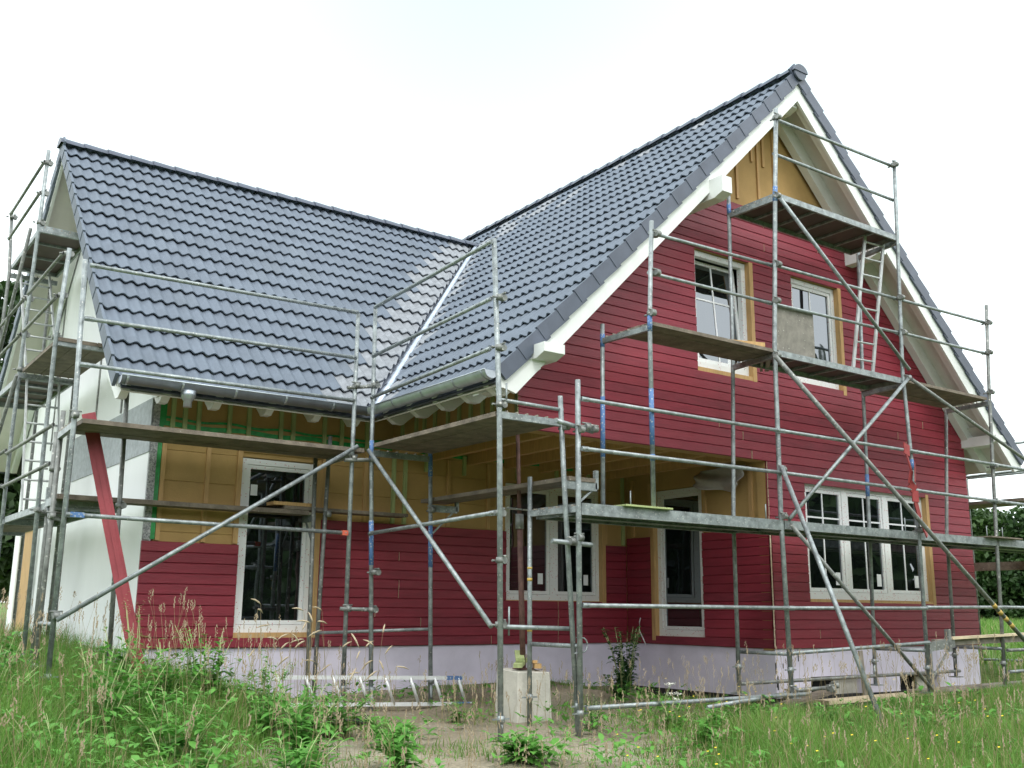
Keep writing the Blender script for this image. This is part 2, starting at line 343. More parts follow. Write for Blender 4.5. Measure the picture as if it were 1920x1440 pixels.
for y in (3.45, 3.7, 3.95): m.box(XL-.05, XL-.004, y, y+.07, 3.3, 3.30+(y-YE)-.9+.35)
m.build('gable_stud', WHITE, HOUSE)
# plain walls on the unseen sides and the body that closes the windows
m = MB(); m.box(XR-.15, XR-.001, .2, YBACK-.6, -.02, ZE-.2); m.box(XB+.2, XR-.15, YBACK-.75, YBACK-.6, -.02, ZE-.2); m.box(XL+.1, XB+.2, YB-.15, YB, -.02, ZE-.2); m.build('rear_wall', RED, HOUSE)
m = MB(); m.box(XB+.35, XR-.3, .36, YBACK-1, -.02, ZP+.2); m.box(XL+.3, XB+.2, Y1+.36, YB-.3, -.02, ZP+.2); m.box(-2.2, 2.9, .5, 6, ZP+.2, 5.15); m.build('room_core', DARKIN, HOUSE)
# plinth, foundation
m = MB(); 
PB = -.60
holes = [(.70, 1.77, PB-.1, -.36), (2.62, 3.58, PB-.1, -.40)]
strips(m, ('y', .035), lambda z: (.03, XR-.03), zsplit(PB, -.003, [-.36,-.40]), holes, 0, .2)
m.box(.035, .2, .035+.2, Y1+.04, PB, -.003); m.box(XL+.03, .035, Y1+.04, Y1+.24, PB, -.003); m.box(XL+.02, XL+.2, Y1+.24, YB-.05, PB, -.003); m.box(XR-.23, XR-.03, .236, YBACK-.7, PB, -.003)
m.build('plinth', PLINTH, HOUSE)
m = MB(); m.box(.06, XR-.05, .06, .6, -1.15, PB-.001); m.box(.06, .3, .6, Y1+.3, -1.15, PB-.001); m.box(XL+.06, .06, Y1+.07, Y1+.3, -1.15, PB-.001); m.build('foundation', BITUM, HOUSE)
for (x, z0, z1, w) in ((-.018,-.30,-.17,.02),(-.005,-.47,-.38,.02),(.01,-.50,-.33,.018),(.12,-.24,-.18,.012),(.42,-.16,-.02,.012)): m = MB(); m.box(x+.05-w/2, x+.05+w/2, .028, .034, z0, z1); m.build('plinth_crack', BITUM, HOUSE)
for (h, lab) in ((holes[0], 'left basement opening with black gap'), (holes[1], 'right basement opening with grey board')):
    m = MB(); m.box(h[0], h[1], .19, .23, PB, h[3]); m.box(h[0]+(h[1]-h[0])*.55, h[1], .12, .15, PB, h[3]-.03, 1); m.build('basement_opening', [DARKIN, CONC], HOUSE, lab)
# porch ceiling, beam and joists
m = MB(); m.box(XA+.2, XB+.3, .06, Y1+.1, ZP+.16, ZP+.19); m.build('porch_ceiling', FIBRE, HOUSE)
m = MB(); m.box(XA+.005, XB-.005, .034, .16, ZP+.002, ZP+.2); m.build('front_beam', PINE, HOUSE)
m = MB(); m.box(XA+.01, XA+.14, .165, Y1+.05, ZP+.0, ZP+.2); m.build('side_beam', PINE, HOUSE)
for i in range(6):
    x = XA+.60+i*.62; m = MB(); m.box(x-.04, x+.04, .165, Y1+.05, ZP+.0, ZP+.155); m.build('ceiling_joist', PINE, HOUSE)

# windows -----------------------------------------------------------
def wbox(m, pl, u0, u1, d0, d1, z0, z1, mi=0, tilt=0., zt=0.):
    P = []
    for z in (z0, z1):
        for (u, d) in ((u0,d0),(u1,d0),(u1,d1),(u0,d1)):
            P.append(pp(pl, u, d+tilt*(z-zt), z))
    if pl[0] == 'x': P = [P[1],P[0],P[3],P[2],P[5],P[4],P[7],P[6]]
    m.hexa(P, mi)
def window(pl, W, n, cross, label, lining='right', fw=.075, labels=(), tilt=0., rows=(.66,), wood=.05, top_wood=0.):
    u0, u1, z0, z1 = W
    if lining == 'right': f0, f1 = u0+.0, u1-wood
    else: f0, f1 = u0+wood, u1
    fz0 = z0+.03; fz1 = z1-.01-top_wood; D0, D1 = .075, .15
    w = MB(); wbox(w,pl,f0,f0+fw,D0,D1,fz0,fz1); wbox(w,pl,f1-fw,f1,D0,D1,fz0,fz1); wbox(w,pl,f0+fw,f1-fw,D0,D1,fz0,fz0+fw+.02); wbox(w,pl,f0+fw,f1-fw,D0,D1,fz1-fw,fz1)
    step = (f1-f0)/n
    for i in range(1, n): wbox(w,pl,f0+step*i-.05,f0+step*i+.05,D0,D1,fz0+fw+.02,fz1-fw)
    win = w.build('window', PVC, HOUSE, label)
    # timber lining of the opening
    l = MB()
    if lining == 'right': wbox(l,pl,u1-wood,u1+.02,-.004,.19,z0-.03,z1)
    else: wbox(l,pl,u0-.02,u0+wood,-.004,.19,z0-.03,z1)
    wbox(l,pl,u0+.001,u1-wood if lining == 'right' else u1,.004,.19,z0-.03,z0+.03)
    if top_wood: wbox(l,pl,u0+.001,u1-wood,.004,.19,z1-top_wood-.008,z1-.001)
    l.build('timber_lining', PINE, win)
    for i in range(n):
        a = f0+step*i+(fw if i == 0 else .05); b = f0+step*(i+1)-(fw if i == n-1 else .05); c0 = fz0+fw+.02; c1 = fz1-fw
        s = MB(); sw = .05; e0, e1 = D0+.012, D0+.06; kw = dict(tilt=tilt, zt=c0)
        s_ = lambda *A: wbox(s, pl, *A, **kw)
        s_(a+.004,a+sw,e0,e1,c0+.004,c1-.004); s_(b-sw,b-.004,e0,e1,c0+.004,c1-.004); s_(a+sw,b-sw,e0,e1,c0+.004,c0+sw); s_(a+sw,b-sw,e0,e1,c1-sw,c1-.004)
        sash = s.build('sash', PVC, win)
        g = MB(); wbox(g,pl,a+sw-.004,b-sw+.004,e0+.022,e0+.034,c0+sw-.004,c1-sw+.004,**kw); g.build('pane', GLASS, win)
        bx = MB(); bw = .011; 
        if cross != 'h': wbox(bx,pl,(a+b)/2-bw,(a+b)/2+bw,e0+.014,e0+.0215,c0+sw,c1-sw,**kw)
        for r in rows: zz = c0+(c1-c0)*r; wbox(bx,pl,a+sw,b-sw,e0+.013,e0+.0213,zz-bw,zz+bw,**kw)
        if cross: bx.build('glazing_bar', PVCP, win)
        if i < len(labels) and labels[i]:
            fu, fz, wu, wz = labels[i]; x = MB(); uu = a+(b-a)*fu; zz = c0+(c1-c0)*fz
            wbox(x,pl,uu-wu/2,uu+wu/2,e0+.0195,e0+.0215,zz-wz/2,zz+wz/2,**kw); x.build('paper_label', LABEL, win)
    return win
window(LW, W1, 1, None, 'tall single window with a small paper label', labels=((.14,.84,.085,.13),), fw=.07)
window(LW, W2, 2, 'h', 'double window in the porch corner', labels=((.8,.15,.09,.15),(.78,.15,.085,.15)), rows=(.8,), fw=.06)
window(SW, W3, 1, None, 'tall window on the porch side wall', fw=.07, lining='right')
window(G, W4, 3, 'c', 'wide three-part window with glazing bars', labels=((.83,.13,.10,.17),(.83,.13,.10,.17),(.83,.13,.10,.17)), rows=(.72,), fw=.08)
window(G, W5, 1, 'c', 'upper left window tilted open', tilt=.085, rows=(.62,), fw=.075, labels=((.72,.06,.07,.09),))
window(G, W6, 1, 'c', 'upper right window with a paper label', rows=(.74,), fw=.07, labels=((.72,.11,.14,.17),))

# ------------------------------------------------------------------ roof
def tile_slope(name, o, e, up, length, slope_len, keep=(), dust=None, label=None):
    """o: eave start point, e: unit eave direction, up: unit up-slope direction."""
    o = np.array(o); e = np.array(e, float); up = np.array(up, float); n = np.cross(e, up); n *= np.sign(n[2])
    nc = max(1, round(slope_len/.353)); g = slope_len/nc; per = .15; ns = 6
    nt = int(math.ceil(length/per*ns)); ts = np.linspace(0, length, nt+1)
    wave = .020*np.cos(2*PI*ts/per)
    m = MB(); V = []; F = []; MI = []
    for c in range(nc):
        s0, s1 = c*g, (c+1)*g+.02
        jit = np.repeat(rng.uniform(-.003, .003, len(ts)//12+2), 12)[:len(ts)]
        rows = [(s0+.06, -.019), (s0, -.019), (s0, -.003), (s0+(s1-s0)*.5, -.022), (s1, -.042)]
        base = len(V)
        for (s, h) in rows:
            for k, t in enumerate(ts): V.append(o+e*t+up*s+n*(h+wave[k]+jit[k]))
        w = len(ts)
        for r in range(4):
            for k in range(nt):
                F.append([base+r*w+k, base+r*w+k+1, base+(r+1)*w+k+1, base+(r+1)*w+k])
                mi = 0
                if dust is not None:
                    tt = (math.floor(ts[k]/.30)+.5)*.30; P = o+e*tt+up*(s0+g/2)
                    mi = 1 if dust(P, c, int(ts[k]/.30)) else 0
                if mi == 0 and hsh(c*3+1, int(ts[k]/.30)*7+2) < .07: mi = 2
                MI.append(mi)
    me = bpy.data.meshes.new(name); me.from_pydata([tuple(v) for v in V], [], F)
    me.materials.append(TILE); me.materials.append(TILED); me.materials.append(TILE2); me.polygons.foreach_set('material_index', MI); me.polygons.foreach_set('use_smooth', [True]*len(F))
    bm = bmesh.new(); bm.from_mesh(me)
    for (co, no) in keep:
        bmesh.ops.bisect_plane(bm, geom=bm.verts[:]+bm.edges[:]+bm.faces[:], plane_co=co, plane_no=no, clear_outer=True)
    org = Vector(HOUSE['_o'])
    for v in bm.verts: v.co -= org
    bm.to_mesh(me); bm.free(); me.set_sharp_from_angle(angle=math.radians(50))
    ob = bpy.data.objects.new(name, me); COL.objects.link(ob); ob.parent = HOUSE; ob['_o'] = list(HOUSE['_o'])
    if label: ob['label'] = label
    return ob
q2 = math.sqrt(.5)
hsh = lambda *a: (math.sin(a[0]*12.9898+a[1]*78.233)*43758.5453) % 1
LSL = (ZRL-ZE)*math.sqrt(2); RSL = (ZR-ZE)*math.sqrt(2)
def dustL(P, c, k): d = (P[1]-YE)-(P[0]-XE); return d < .62+.25*hsh(c, 1)
def dustR(P, c, k):
    d = -((P[1]-YE)-(P[0]-XE)); return (d < .38 and hsh(c, k) < .8) or (c > 16 and hsh(c, k) < .35 and P[1] > 2.5 and d < 3.2) or (c > 18 and P[1] > 1 and hsh(k, c) < .3)
vn = Vector((1, -1, 0)).normalized()          # points to the right-wing side of the front valley
VC = Vector((XE, YE, 0))
roofL = tile_slope('left_wing_roof', (XV+.02, YE, ZE), (1,0,0), (0,q2,q2), (XM-XV)+.2, LSL, [(VC-vn*.075, vn)], dustL, 'left wing roof slope with a pale dusty strip along the valley')
tile_slope('left_wing_roof', (XV+.02, 2*YR-YE, ZE), (1,0,0), (0,-q2,q2), (XM-XV)+.2, LSL, [(Vector((XE, 2*YR-YE, 0)), Vector((1,1,0)).normalized())])
tile_slope('right_wing_roof', (XE, YV+.02, ZE), (0,1,0), (q2,0,q2), YR-YV-.06, RSL, [(VC+vn*.07, -vn)], dustR, 'right wing roof slope above the porch eave')
vb = Vector((-1,-1,0)).normalized()
tile_slope('right_wing_roof', (XE, YR, ZE), (0,1,0), (q2,0,q2), YBACK-YR, RSL, [(Vector((XE, 2*YR-YE, 0)), vb)])
tile_slope('right_wing_roof', (XRE, YV+.02, ZE), (0,1,0), (-q2,0,q2), YBACK-YV-.06, RSL, [], None, 'right slope of the gable roof')
# roof underlay closes the roof below the tiles
def slab(m, P, t=.02, mi=0):
    a, b, c = map(Vector, P[:3]); n = (b-a).cross(c-a).normalized()
    if n.z < 0: n = -n
    Q = [tuple(Vector(p)-n*t) for p in P]; k = len(P)
    m.add(list(map(tuple, P))+Q, [list(range(k)), list(range(2*k-1, k-1, -1))]+[[i, (i+1) % k, k+(i+1) % k, k+i] for i in range(k)], mi)
dz = -.118
T = (XE+(ZRL-ZE), YR, ZRL+dz)
m = MB()
slab(m, [(XV+.07,YE,ZE+dz),(XE,YE,ZE+dz),T,(XV+.07,YR,ZRL+dz)])
slab(m, [(XV+.07,2*YR-YE,ZE+dz),(XE,2*YR-YE,ZE+dz),T,(XV+.07,YR,ZRL+dz)])
slab(m, [(XE,YV+.08,ZE+dz),(XE,YE,ZE+dz),T,(XE,2*YR-YE,ZE+dz),(XE,YBACK,ZE+dz),(XM,YBACK,ZR+dz),(XM,YV+.08,ZR+dz)])
slab(m, [(XRE,YV+.08,ZE+dz),(XRE,YBACK,ZE+dz),(XM,YBACK,ZR+dz),(XM,YV+.08,ZR+dz)])
m.build('roof_underlay', TRIM, HOUSE)
# valley flashing
m = MB(); n1 = 30
for i in range(n1):
    t0, t1 = i/n1, (i+1)/n1+.01
    for sgn in (1, -1):
        def vp(t, o):
            h = (ZRL-ZE)*t; x = XE+h; y = YE+h
            dx, dy = (o, 0) if sgn > 0 else (0, o)
            return (x+dx*1.0, y+dy*1.0, ZE+h+.004)
        w = .20
        m.add([vp(t0,0), vp(t0,w), vp(t1,w), vp(t1,0)], [(0,1,2,3) if sgn > 0 else (3,2,1,0)])
for t in np.linspace(0, 1, 60): pass
m.build('valley_flashing', VALLEY, HOUSE)
# rolled bead along the valley
m = MB(); A = (XE+.03, YE-.03, ZE+.008); B = (T[0]-.02, T[1]-.02, ZRL-.02)
m.tube([at2(A,B,t) for t in np.linspace(0,1,12)], .045, 8); m.build('valley_flashing', VALLEY, HOUSE)
# ridge caps
def ridge(p, q, label=None):
    p, q = Vector(p), Vector(q); d = (q-p); L = d.length; d.normalize(); sd = Vector((-d.y, d.x, 0)); n = round(L/.335); st = L/n
    m = MB()
    for i in range(n):
        a, b = p+d*(i*st-.03), p+d*((i+1)*st+.0)
        prof = []
        for (P, r) in ((a, .135), (b, .112)):
            for k in range(9):
                t = PI*k/8; prof.append(tuple(P+sd*math.cos(t)*r*1.05+Vector((0,0,1))*(math.sin(t)*r*.82-.055)))
        m.add(prof, [(k,k+1,k+10,k+9) for k in range(8)], 0, True); m.add(prof[:9], [tuple(range(9))[::-1]]); 
    m.build('ridge_cap', TRIM, HOUSE, label)
ridge((XV-.01, YR, ZRL+.0), (T[0]+.05, YR, ZRL+.0), 'ridge caps of the left wing')
ridge((XM, YV-.03, ZR+.0), (XM, YBACK, ZR+.0), 'ridge caps of the right wing')
m = MB(); c = (XM, YV-.035, ZR-.055); 
m.tube([(c[0], c[1]-.012, c[2]), (c[0], c[1]+.03, c[2])], .12, 14); m.build('ridge_end_disc', TRIM, HOUSE)
# verge tiles
def verge(x_or_y, axis, base, top, n, flip, label):
    m = MB()
    for i in range(n):
        a = at2(base, top, i/n); b = at2(base, top, (i+1)/n+.012)
        a, b = Vector(a), Vector(b); d = (b-a).normalized(); side = Vector((0,-1,0)) if axis == 'y' else Vector((-1,0,0)); nn = d.cross(side); nn = nn if nn.z > 0 else -nn
        lo, hi = .035, .008; sa = side*.009
        w = .028
        for sgn in (1,):
            P = [a-nn*(.185-lo)+sa, a-nn*(.185-lo)+side*-w, b-nn*(.185-hi)+side*-w, b-nn*(.185-hi), a+nn*(-.015+lo)+sa, a+nn*(-.015+lo)+side*-w, b+nn*(-.015+hi)+side*-w, b+nn*(-.015+hi)]
            m.hexa(P)
    m.build('verge_tiles', TRIM if axis == 'y' else TILE, HOUSE, label)
verge(0, 'y', (XE-.02, YV, ZE), (XM, YV, ZR+.02), 20, 1, 'verge tiles up the left side of the gable')
verge(0, 'y', (XRE+.02, YV, ZE), (XM, YV, ZR+.02), 20, 1, 'verge tiles up the right side of the gable')
verge(0, 'x', (XV, YE-.02, ZE), (XV, YR, ZRL+.02), 17, 1, 'verge tiles of the left wing')
verge(0, 'x', (XV, 2*YR-YE+.02, ZE), (XV, YR, ZRL+.02), 17, 1, 'rear verge tiles of the left wing')
# barge boards, soffits, rafters at the gable
def sl(x, side, off):       # point on the gable slope lowered by off (measured square to the slope)
    z = ZE+(x-XE) if side < 0 else ZE+(XRE-x); return z-off*math.sqrt(2)
def slope_beam(y0, y1, xe, xm, side, o0, o1, mt, name, cut=True, label=None):
    m = MB(); P = []
    ex = xe-(-side)*0
    def pt(x, y, o): return (x, y, sl(x, side, o))
    # plumb/level cut foot
    xf = xe; d = (1 if side < 0 else -1)
    prof = [(xf, o0), (xm, o0), (xm, o1), (xf+d*.20, o1)]
    pts = [(x, sl(x, side, o)) for x, o in prof]+[(xf+d*.09, sl(xf+d*.20, side, o1)+.03), (xf+d*.0, sl(xf, side, o0)-.09)]
    k = len(pts)
    V = [(x, y0, z) for x, z in pts]+[(x, y1, z) for x, z in pts]
    F = [list(range(k)), list(range(2*k-1, k-1, -1))]+[[i, (i+1) % k, k+(i+1) % k, k+i] for i in range(k)]
    m.add(V, F); return m.build(name, mt, HOUSE, label)
for side, xe in ((-1, XE+.04), (1, XRE-.04)):
    slope_beam(YV+.034, YV+.075, xe, XM, side, .09, .325, WHITE, 'barge_board', label='white barge board on the %s of the gable' % ('left' if side < 0 else 'right'))
    slope_beam(YV+.078, YV+.17, xe+.03*(-side), XM, side, .115, .285, WHITE, 'barge_rafter')
    slope_beam(-.12, -.008, xe+.03*(-side), XM, side, .115, .31, WHITE, 'wall_rafter')
m = MB()
for side, a, b in ((-1, XE+.04, XM), (1, XRE-.04, XM)):
    slab(m, [(a,YV+.075,sl(a,side,.092)),(b,YV+.075,sl(b,side,.092)),(b,.0,sl(b,side,.092)),(a,.0,sl(a,side,.092))], .02)
m.build('gable_soffit', SOFF, HOUSE)
m = MB()     # left wing gable overhang
def sly(y, off): z = ZE+(y-YE) if y < YR else ZE+(2*YR-YE-y); return z-off*math.sqrt(2)
for y0, y1 in ((YE+.04, YR), (2*YR-YE-.04, YR)):
    slab(m, [(XV+.05,y0,sly(y0,.095)),(XV+.05,y1,sly(y1-1e-6 if y0 < y1 else y1+1e-6,.095)),(XL,y1,sly(y1-1e-6 if y0 < y1 else y1+1e-6,.095)),(XL,y0,sly(y0,.095))], .02)
m.build('gable_soffit', SOFF, HOUSE)
for (x0, x1, nm, oo) in ((XV+.034, XV+.072, 'barge_board', .195), (XL-.1, XL-.02, 'wall_rafter', .27)):
    for y0 in (YE+.04, 2*YR-YE-.04):
        m = MB(); s = 1 if y0 < YR else -1
        pts = [(y0, sly(y0,.09)), (YR, ZRL-.09*1.414), (YR, ZRL-oo*1.414), (y0+s*.2, sly(y0+s*.2, oo)), (y0+s*.02, sly(y0+s*.2, oo)+.03), (y0, sly(y0,.05)-.09)]
        k = 6; V = [(x0,y,z) for y,z in pts]+[(x1,y,z) for y,z in pts]
        m.add(V, [list(range(k)), list(range(2*k-1,k-1,-1))]+[[i,(i+1)%k,k+(i+1)%k,k+i] for i in range(k)]); m.build(nm, WHITE, HOUSE)
# purlins
def purlin(x, ztop, w, h, y0=-.80, lab=None):
    m = MB(); z1 = ztop; z0 = ztop-h
    # chamfered lower front
    V = [(x-w/2,y0,z1),(x-w/2,y0,z0+.05),(x-w/2,y0+.14,z0),(x-w/2,.05,z0),(x-w/2,.05,z1)]
    V += [(x+w/2,b,c) for _,b,c in V]
    m.add(V, [(0,1,2,3,4),(9,8,7,6,5)]+[(i,(i+1)%5,5+(i+1)%5,5+i) for i in range(5)]); m.build('purlin', WHITE, HOUSE, lab)
purlin(-1.42, 5.74, .17, .26, -.78, 'white purlin end at the left of the upper gable')
purlin(2.02, 5.74, .17, .26, -.58, 'white purlin end at the right of the upper gable')
purlin(-4.13, 3.16, .27, .15, -.78, 'white wall plate end at the lower left')
purlin(4.75, 3.16, .27, .15, -.58, 'white wall plate end at the lower right')
purlin(XM, ZR-.36, .16, .22, YV+.10, 'white ridge purlin end')
# rafter tails
def tail(p, dirx):
    x, y = p; m = MB(); w = .045
    if dirx == 'x':     # runs up toward +x
        prof = [(XE+.03, ZE-.07), (XA+.05, ZE-.07+(XA+.05-XE-.03)), (XA+.05, ZE+.42-.07-.2), (XE+.32, ZE-.16), (XE+.27, ZE-.205), (XE+.16, ZE-.205), (XE+.03, ZE-.12)]
        V = [(a, y-w, b) for a, b in prof]+[(a, y+w, b) for a, b in prof]
    else:
        prof = [(YE+.03, ZE-.07), (Y1+.05, ZE-.07+(Y1+.05-YE-.03)), (Y1+.05, ZE+.42-.07-.2), (YE+.32, ZE-.16), (YE+.27, ZE-.205), (YE+.16, ZE-.205), (YE+.03, ZE-.12)]
        V = [(x-w, a, b) for a, b in prof]+[(x+w, a, b) for a, b in prof]
    k = 7; m.add(V, [list(range(k)), list(range(2*k-1,k-1,-1))]+[[i,(i+1)%k,k+(i+1)%k,k+i] for i in range(k)]); m.build('rafter_tail', WHITE, HOUSE)
for x in (-7.62,-7.18,-6.6,-5.98,-5.38,-4.86): tail((x, 0), 'y')
for y in (1.85,1.28,.72,.2,-.3): tail((0, y), 'x')
m = MB(); slab(m, [(XV+.08,YE+.03,ZE-.15),(XE,YE+.03,ZE-.15),(XE,Y1+.05,ZE-.15+.69),(XV+.08,Y1+.05,ZE-.15+.69)], .015)
slab(m, [(XE+.03,YV+.1,ZE-.15),(XE+.03,YE,ZE-.15),(XA+.05,YE,ZE-.15+.67),(XA+.05,YV+.1,ZE-.15+.67)], .015); m.build('eave_soffit', SOFF, HOUSE)
m = MB(); slab(m, [(XRE-.03,YV+.1,ZE-.15),(XRE-.03,YBACK-.1,ZE-.15),(XR-.05,YBACK-.1,ZE-.15+.63),(XR-.05,YV+.1,ZE-.15+.63)], .015)
for y in (.7,1.4,2.1,2.8,3.5): m.beam((XRE-.05,y,ZE-.15),(XR-.02,y,ZE+.45),.08,.15)
m.build('eave_soffit', SOFF, HOUSE)
# gutter
def gutter(p, q, out, label):
    p, q, out = Vector(p), Vector(q), Vector(out); m = MB(); R = .082; n = 10; V = []
    for P in (p, q):
        for r in (R, R-.006):
            for k in range(n+1):
                t = PI*k/n; V.append(tuple(P+out*math.cos(t)*r-Vector((0,0,1))*math.sin(t)*r))
    w = n+1
    for k in range(n):
        m_ = [(k,k+1,2*w+k+1,2*w+k), (w+k+1,w+k,3*w+k,3*w+k+1)]
        m.f += []; 
        if k == 0: base = len(m.v); m.v += V
        for f in m_: m.f.append([base+i for i in f]); m.m.append(0); m.sm.append(True)
        for o in (0, 2*w): m.f.append([base+o+k, base+o+k+1, base+o+w+k+1, base+o+w+k]); m.m.append(0); m.sm.append(False)
    m.tube([p+out*(R-.004)+Vector((0,0,.004)), q+out*(R-.004)+Vector((0,0,.004))], .010, 8)
    g = m.build('gutter', ZINC, HOUSE, label)
    L = (q-p).length; d = (q-p).normalized(); nb = round(L/.62)
    for i in range(nb+1):
        c = p+d*min(max(.05+i*L/nb, .06), L-.06); b = MB(); V = []
        for s in (-.012, .012):
            for r in (R+.001, R+.007):
                for k in range(n+1): t = PI*k/n; V.append(tuple(c+d*s+out*math.cos(t)*r-Vector((0,0,1))*math.sin(t)*r))
        F = []
        for k in range(n): F += [(w+k,w+k+1,3*w+k+1,3*w+k), (k,k+1,w+k+1,w+k), (2*w+k+1,2*w+k,3*w+k,3*w+k+1)]
        b.add(V, F); b.build('gutter_bracket', ZINC, g)
    for c in (p, q):
        b = MB(); V = [tuple(c+out*math.cos(PI*k/n)*(R-.002)-Vector((0,0,1))*math.sin(PI*k/n)*(R-.002)) for k in range(n+1)]; V += [tuple(Vector(v)+d*.004) for v in V]
        b.add(V, [list(range(w)), list(range(2*w-1,w-1,-1))]); b.build('gutter_end', ZINC, g)
    return g
gl = gutter((XV+.03, YE-.075, ZE-.022), (XE-.05, YE-.075, ZE-.022), (0,-1,0), 'zinc gutter of the left wing')
gutter((XE-.075, YE-.05, ZE-.022), (XE-.075, YV+.03, ZE-.022), (-1,0,0), 'zinc gutter over the porch')
m = MB(); m.tube([(-6.99,YE-.075,ZE-.09),(-6.99,YE-.075,ZE-.15),(-6.99,YE-.075,ZE-.20),(-6.99,YE-.075,ZE-.205),(-6.99,YE-.075,ZE-.27)], [.085,.08,.05,.045,.045], 14); m.build('gutter_outlet', ZINC, gl)

# ------------------------------------------------------------------ scaffolding
R0 = .0225
class Scaf:
    def __init__(s, loc, label): s.o = thing('scaffold', loc, label, 'scaffolding')
    def tube(s, name, pts, r=R0, mt=GALV, bands=(), label=None, foot=False):
        m = MB(); m.tube(pts, r, 10)
        P = [Vector(p) for p in pts]
        for (z0, z1, mi) in bands:
            def atz(z):
                for a, b in zip(P[:-1], P[1:]):
                    lo, hi = sorted((a.z, b.z))
                    if lo-1e-6 <= z <= hi+1e-6: return a+(b-a)*((z-a.z)/(b.z-a.z))
                return P[0]
            m.tube([atz(z0), atz(z1)], r+.0025, 10, mi)
        if foot:
            a = P[0]; m.tube([a, a+Vector((0,0,-.0))-Vector((0,0,.004))], .0, 4, 0) if False else None
            m.tube([a+Vector((0,0,.26)), a+Vector((0,0,.32))], r+.008, 10); m.beam(a+Vector((-.09,0,.29)), a+Vector((.09,0,.29)), .014, .014)
            m.box(a.x-.07, a.x+.07, a.y-.07, a.y+.07, a.z-.012, a.z)
            m.tube([a, a+Vector((0,0,.25))], r*.8, 8)
        return m.build(name, [mt, BLUE, YEL, REDP], s.o, label)
    def post(s, pts, bands=(), mt=GALV, foot=True, label=None, r=R0):
        p = s.tube('post', pts, r+.0025, mt, bands, label, foot); return p
    def coupler(s, c, axis=(1,0,0)):
        c = Vector(c); a = Vector(axis); m = MB(); b = a.cross(Vector((0,0,1)))
        m.tube([c-Vector((0,0,.026)), c+Vector((0,0,.026))], .036, 8); m.tube([c+b*.045-a*.028, c+b*.045+a*.028], .034, 8)
        m.tube([c+b*.03+Vector((0,0,.04))-a*.06, c+b*.03+Vector((0,0,.04))+a*.055], .009, 6); m.tube([c-b*.05-Vector((0,0,.005)), c-b*.085-Vector((0,0,.005))], .011, 6)
        return m.build('coupler', GALVD, s.o)
    def rail(s, p, q, name='guard_rail', r=.0215, mt=GALV, label=None):
        p, q = Vector(p), Vector(q); d = (q-p).normalized(); m = MB()
        m.tube([p, q], r, 8)
        for e, k in ((p, 1), (q, -1)):
            c = e+d*k*.05; m.beam(e, e+d*k*.09, .012, r*2.3); m.tube([c-Vector((d.y,-d.x,0))*.03, c+Vector((d.y,-d.x,0))*.03], .008, 6)
        return m.build(name, mt, s.o, label)
    def cross(s, p, q, h=.07, name='crossbar'):      # galvanised U-profile of a frame with a row of slots
        p, q = Vector(p), Vector(q); m = MB(); m.beam(p, q, .045, h)
        d = (q-p); n = 6; sd = d.normalized().cross(Vector((0,0,1)))
        for i in range(n):
            c = p+d*((i+.7)/(n+.4)); m.beam(c+Vector((0,0,h/2-.002)), c+Vector((0,0,h/2+.016)), .05, .012, up=(1,0,0) if abs(d.x) > abs(d.y) else (0,1,0), mi=1)
        return m.build(name, [GALV, OLDG], s.o)
    def deck(s, x0, x1, y0, y1, z, t=.045, kind='wood', along='x', label=None, sag=0.):
        m = MB()
        if kind == 'wood':
            n = 3
            for i in range(n):
                g = .006; dzz = random.uniform(-.004,.004)
                if along == 'x': a = y0+(y1-y0)*i/n+g/2; b = y0+(y1-y0)*(i+1)/n-g/2; m.box(x0+random.uniform(0,.03), x1-random.uniform(0,.03), a, b, z-t+dzz, z+dzz)
                else: a = x0+(x1-x0)*i/n+g/2; b = x0+(x1-x0)*(i+1)/n-g/2; m.box(a, b, y0+random.uniform(0,.03), y1-random.uniform(0,.03), z-t+dzz, z+dzz)
            mats = [OLDW]
        elif kind == 'panel':         # framed deck: galvanised edge with dark plywood and cross bars
            m.box(x0,x1,y0,y0+.03,z-.075,z); m.box(x0,x1,y1-.03,y1,z-.075,z); m.box(x0,x0+.03,y0+.03,y1-.03,z-.075,z); m.box(x1-.03,x1,y0+.03,y1-.03,z-.075,z)
            m.box(x0+.03,x1-.03,y0+.03,y1-.03,z-.018,z-.006,1)
            if along == 'x':
                k = max(1, round((x1-x0)/.42))
                for i in range(1, k): c = x0+(x1-x0)*i/k; m.box(c-.015,c+.015,y0+.03,y1-.03,z-.05,z-.019)
            else:
                k = max(1, round((y1-y0)/.6))
                for i in range(1, k): c = y0+(y1-y0)*i/k; m.box(x0+.03,x1-.03,c-.015,c+.015,z-.05,z-.019)
            mats = [GALV, DECKD]
        else:                         # steel deck made of folded planks
            n = 2
            for i in range(n):
                a = y0+(y1-y0)*i/n+.004; b = y0+(y1-y0)*(i+1)/n-.004
                m.box(x0,x1,a,a+.006,z-t,z); m.box(x0,x1,b-.006,b,z-t,z); m.box(x0,x1,a+.006,b-.006,z-.008,z-.001); m.box(x0,x1,a+.006,a+.05,z-t,z-t+.006); m.box(x0,x1,b-.05,b-.006,z-t,z-t+.006)
                m.box(x0,x0+.006,a+.006,b-.006,z-t,z-.008); m.box(x1-.006,x1,a+.006,b-.006,z-t,z-.008)
            mats = [GALV]
        return m.build('deck', mats, s.o, label)
    def ladder(s, p, q, w, side, n, mt=None):
        mt = mt or mat('dull_aluminium', (.45,.47,.47), .5, metal=.3, var=.15, scale=9); p, q = Vector(p), Vector(q); sd = Vector(side).normalized()*w; m = MB()
        m.beam(p, q, .022, .05); m.beam(p+sd, q+sd, .022, .05)
        for i in range(n): c = p+(q-p)*((i+.6)/n); m.tube([c, c+sd], .014, 8)
        return m.build('access_ladder', mt, s.o)

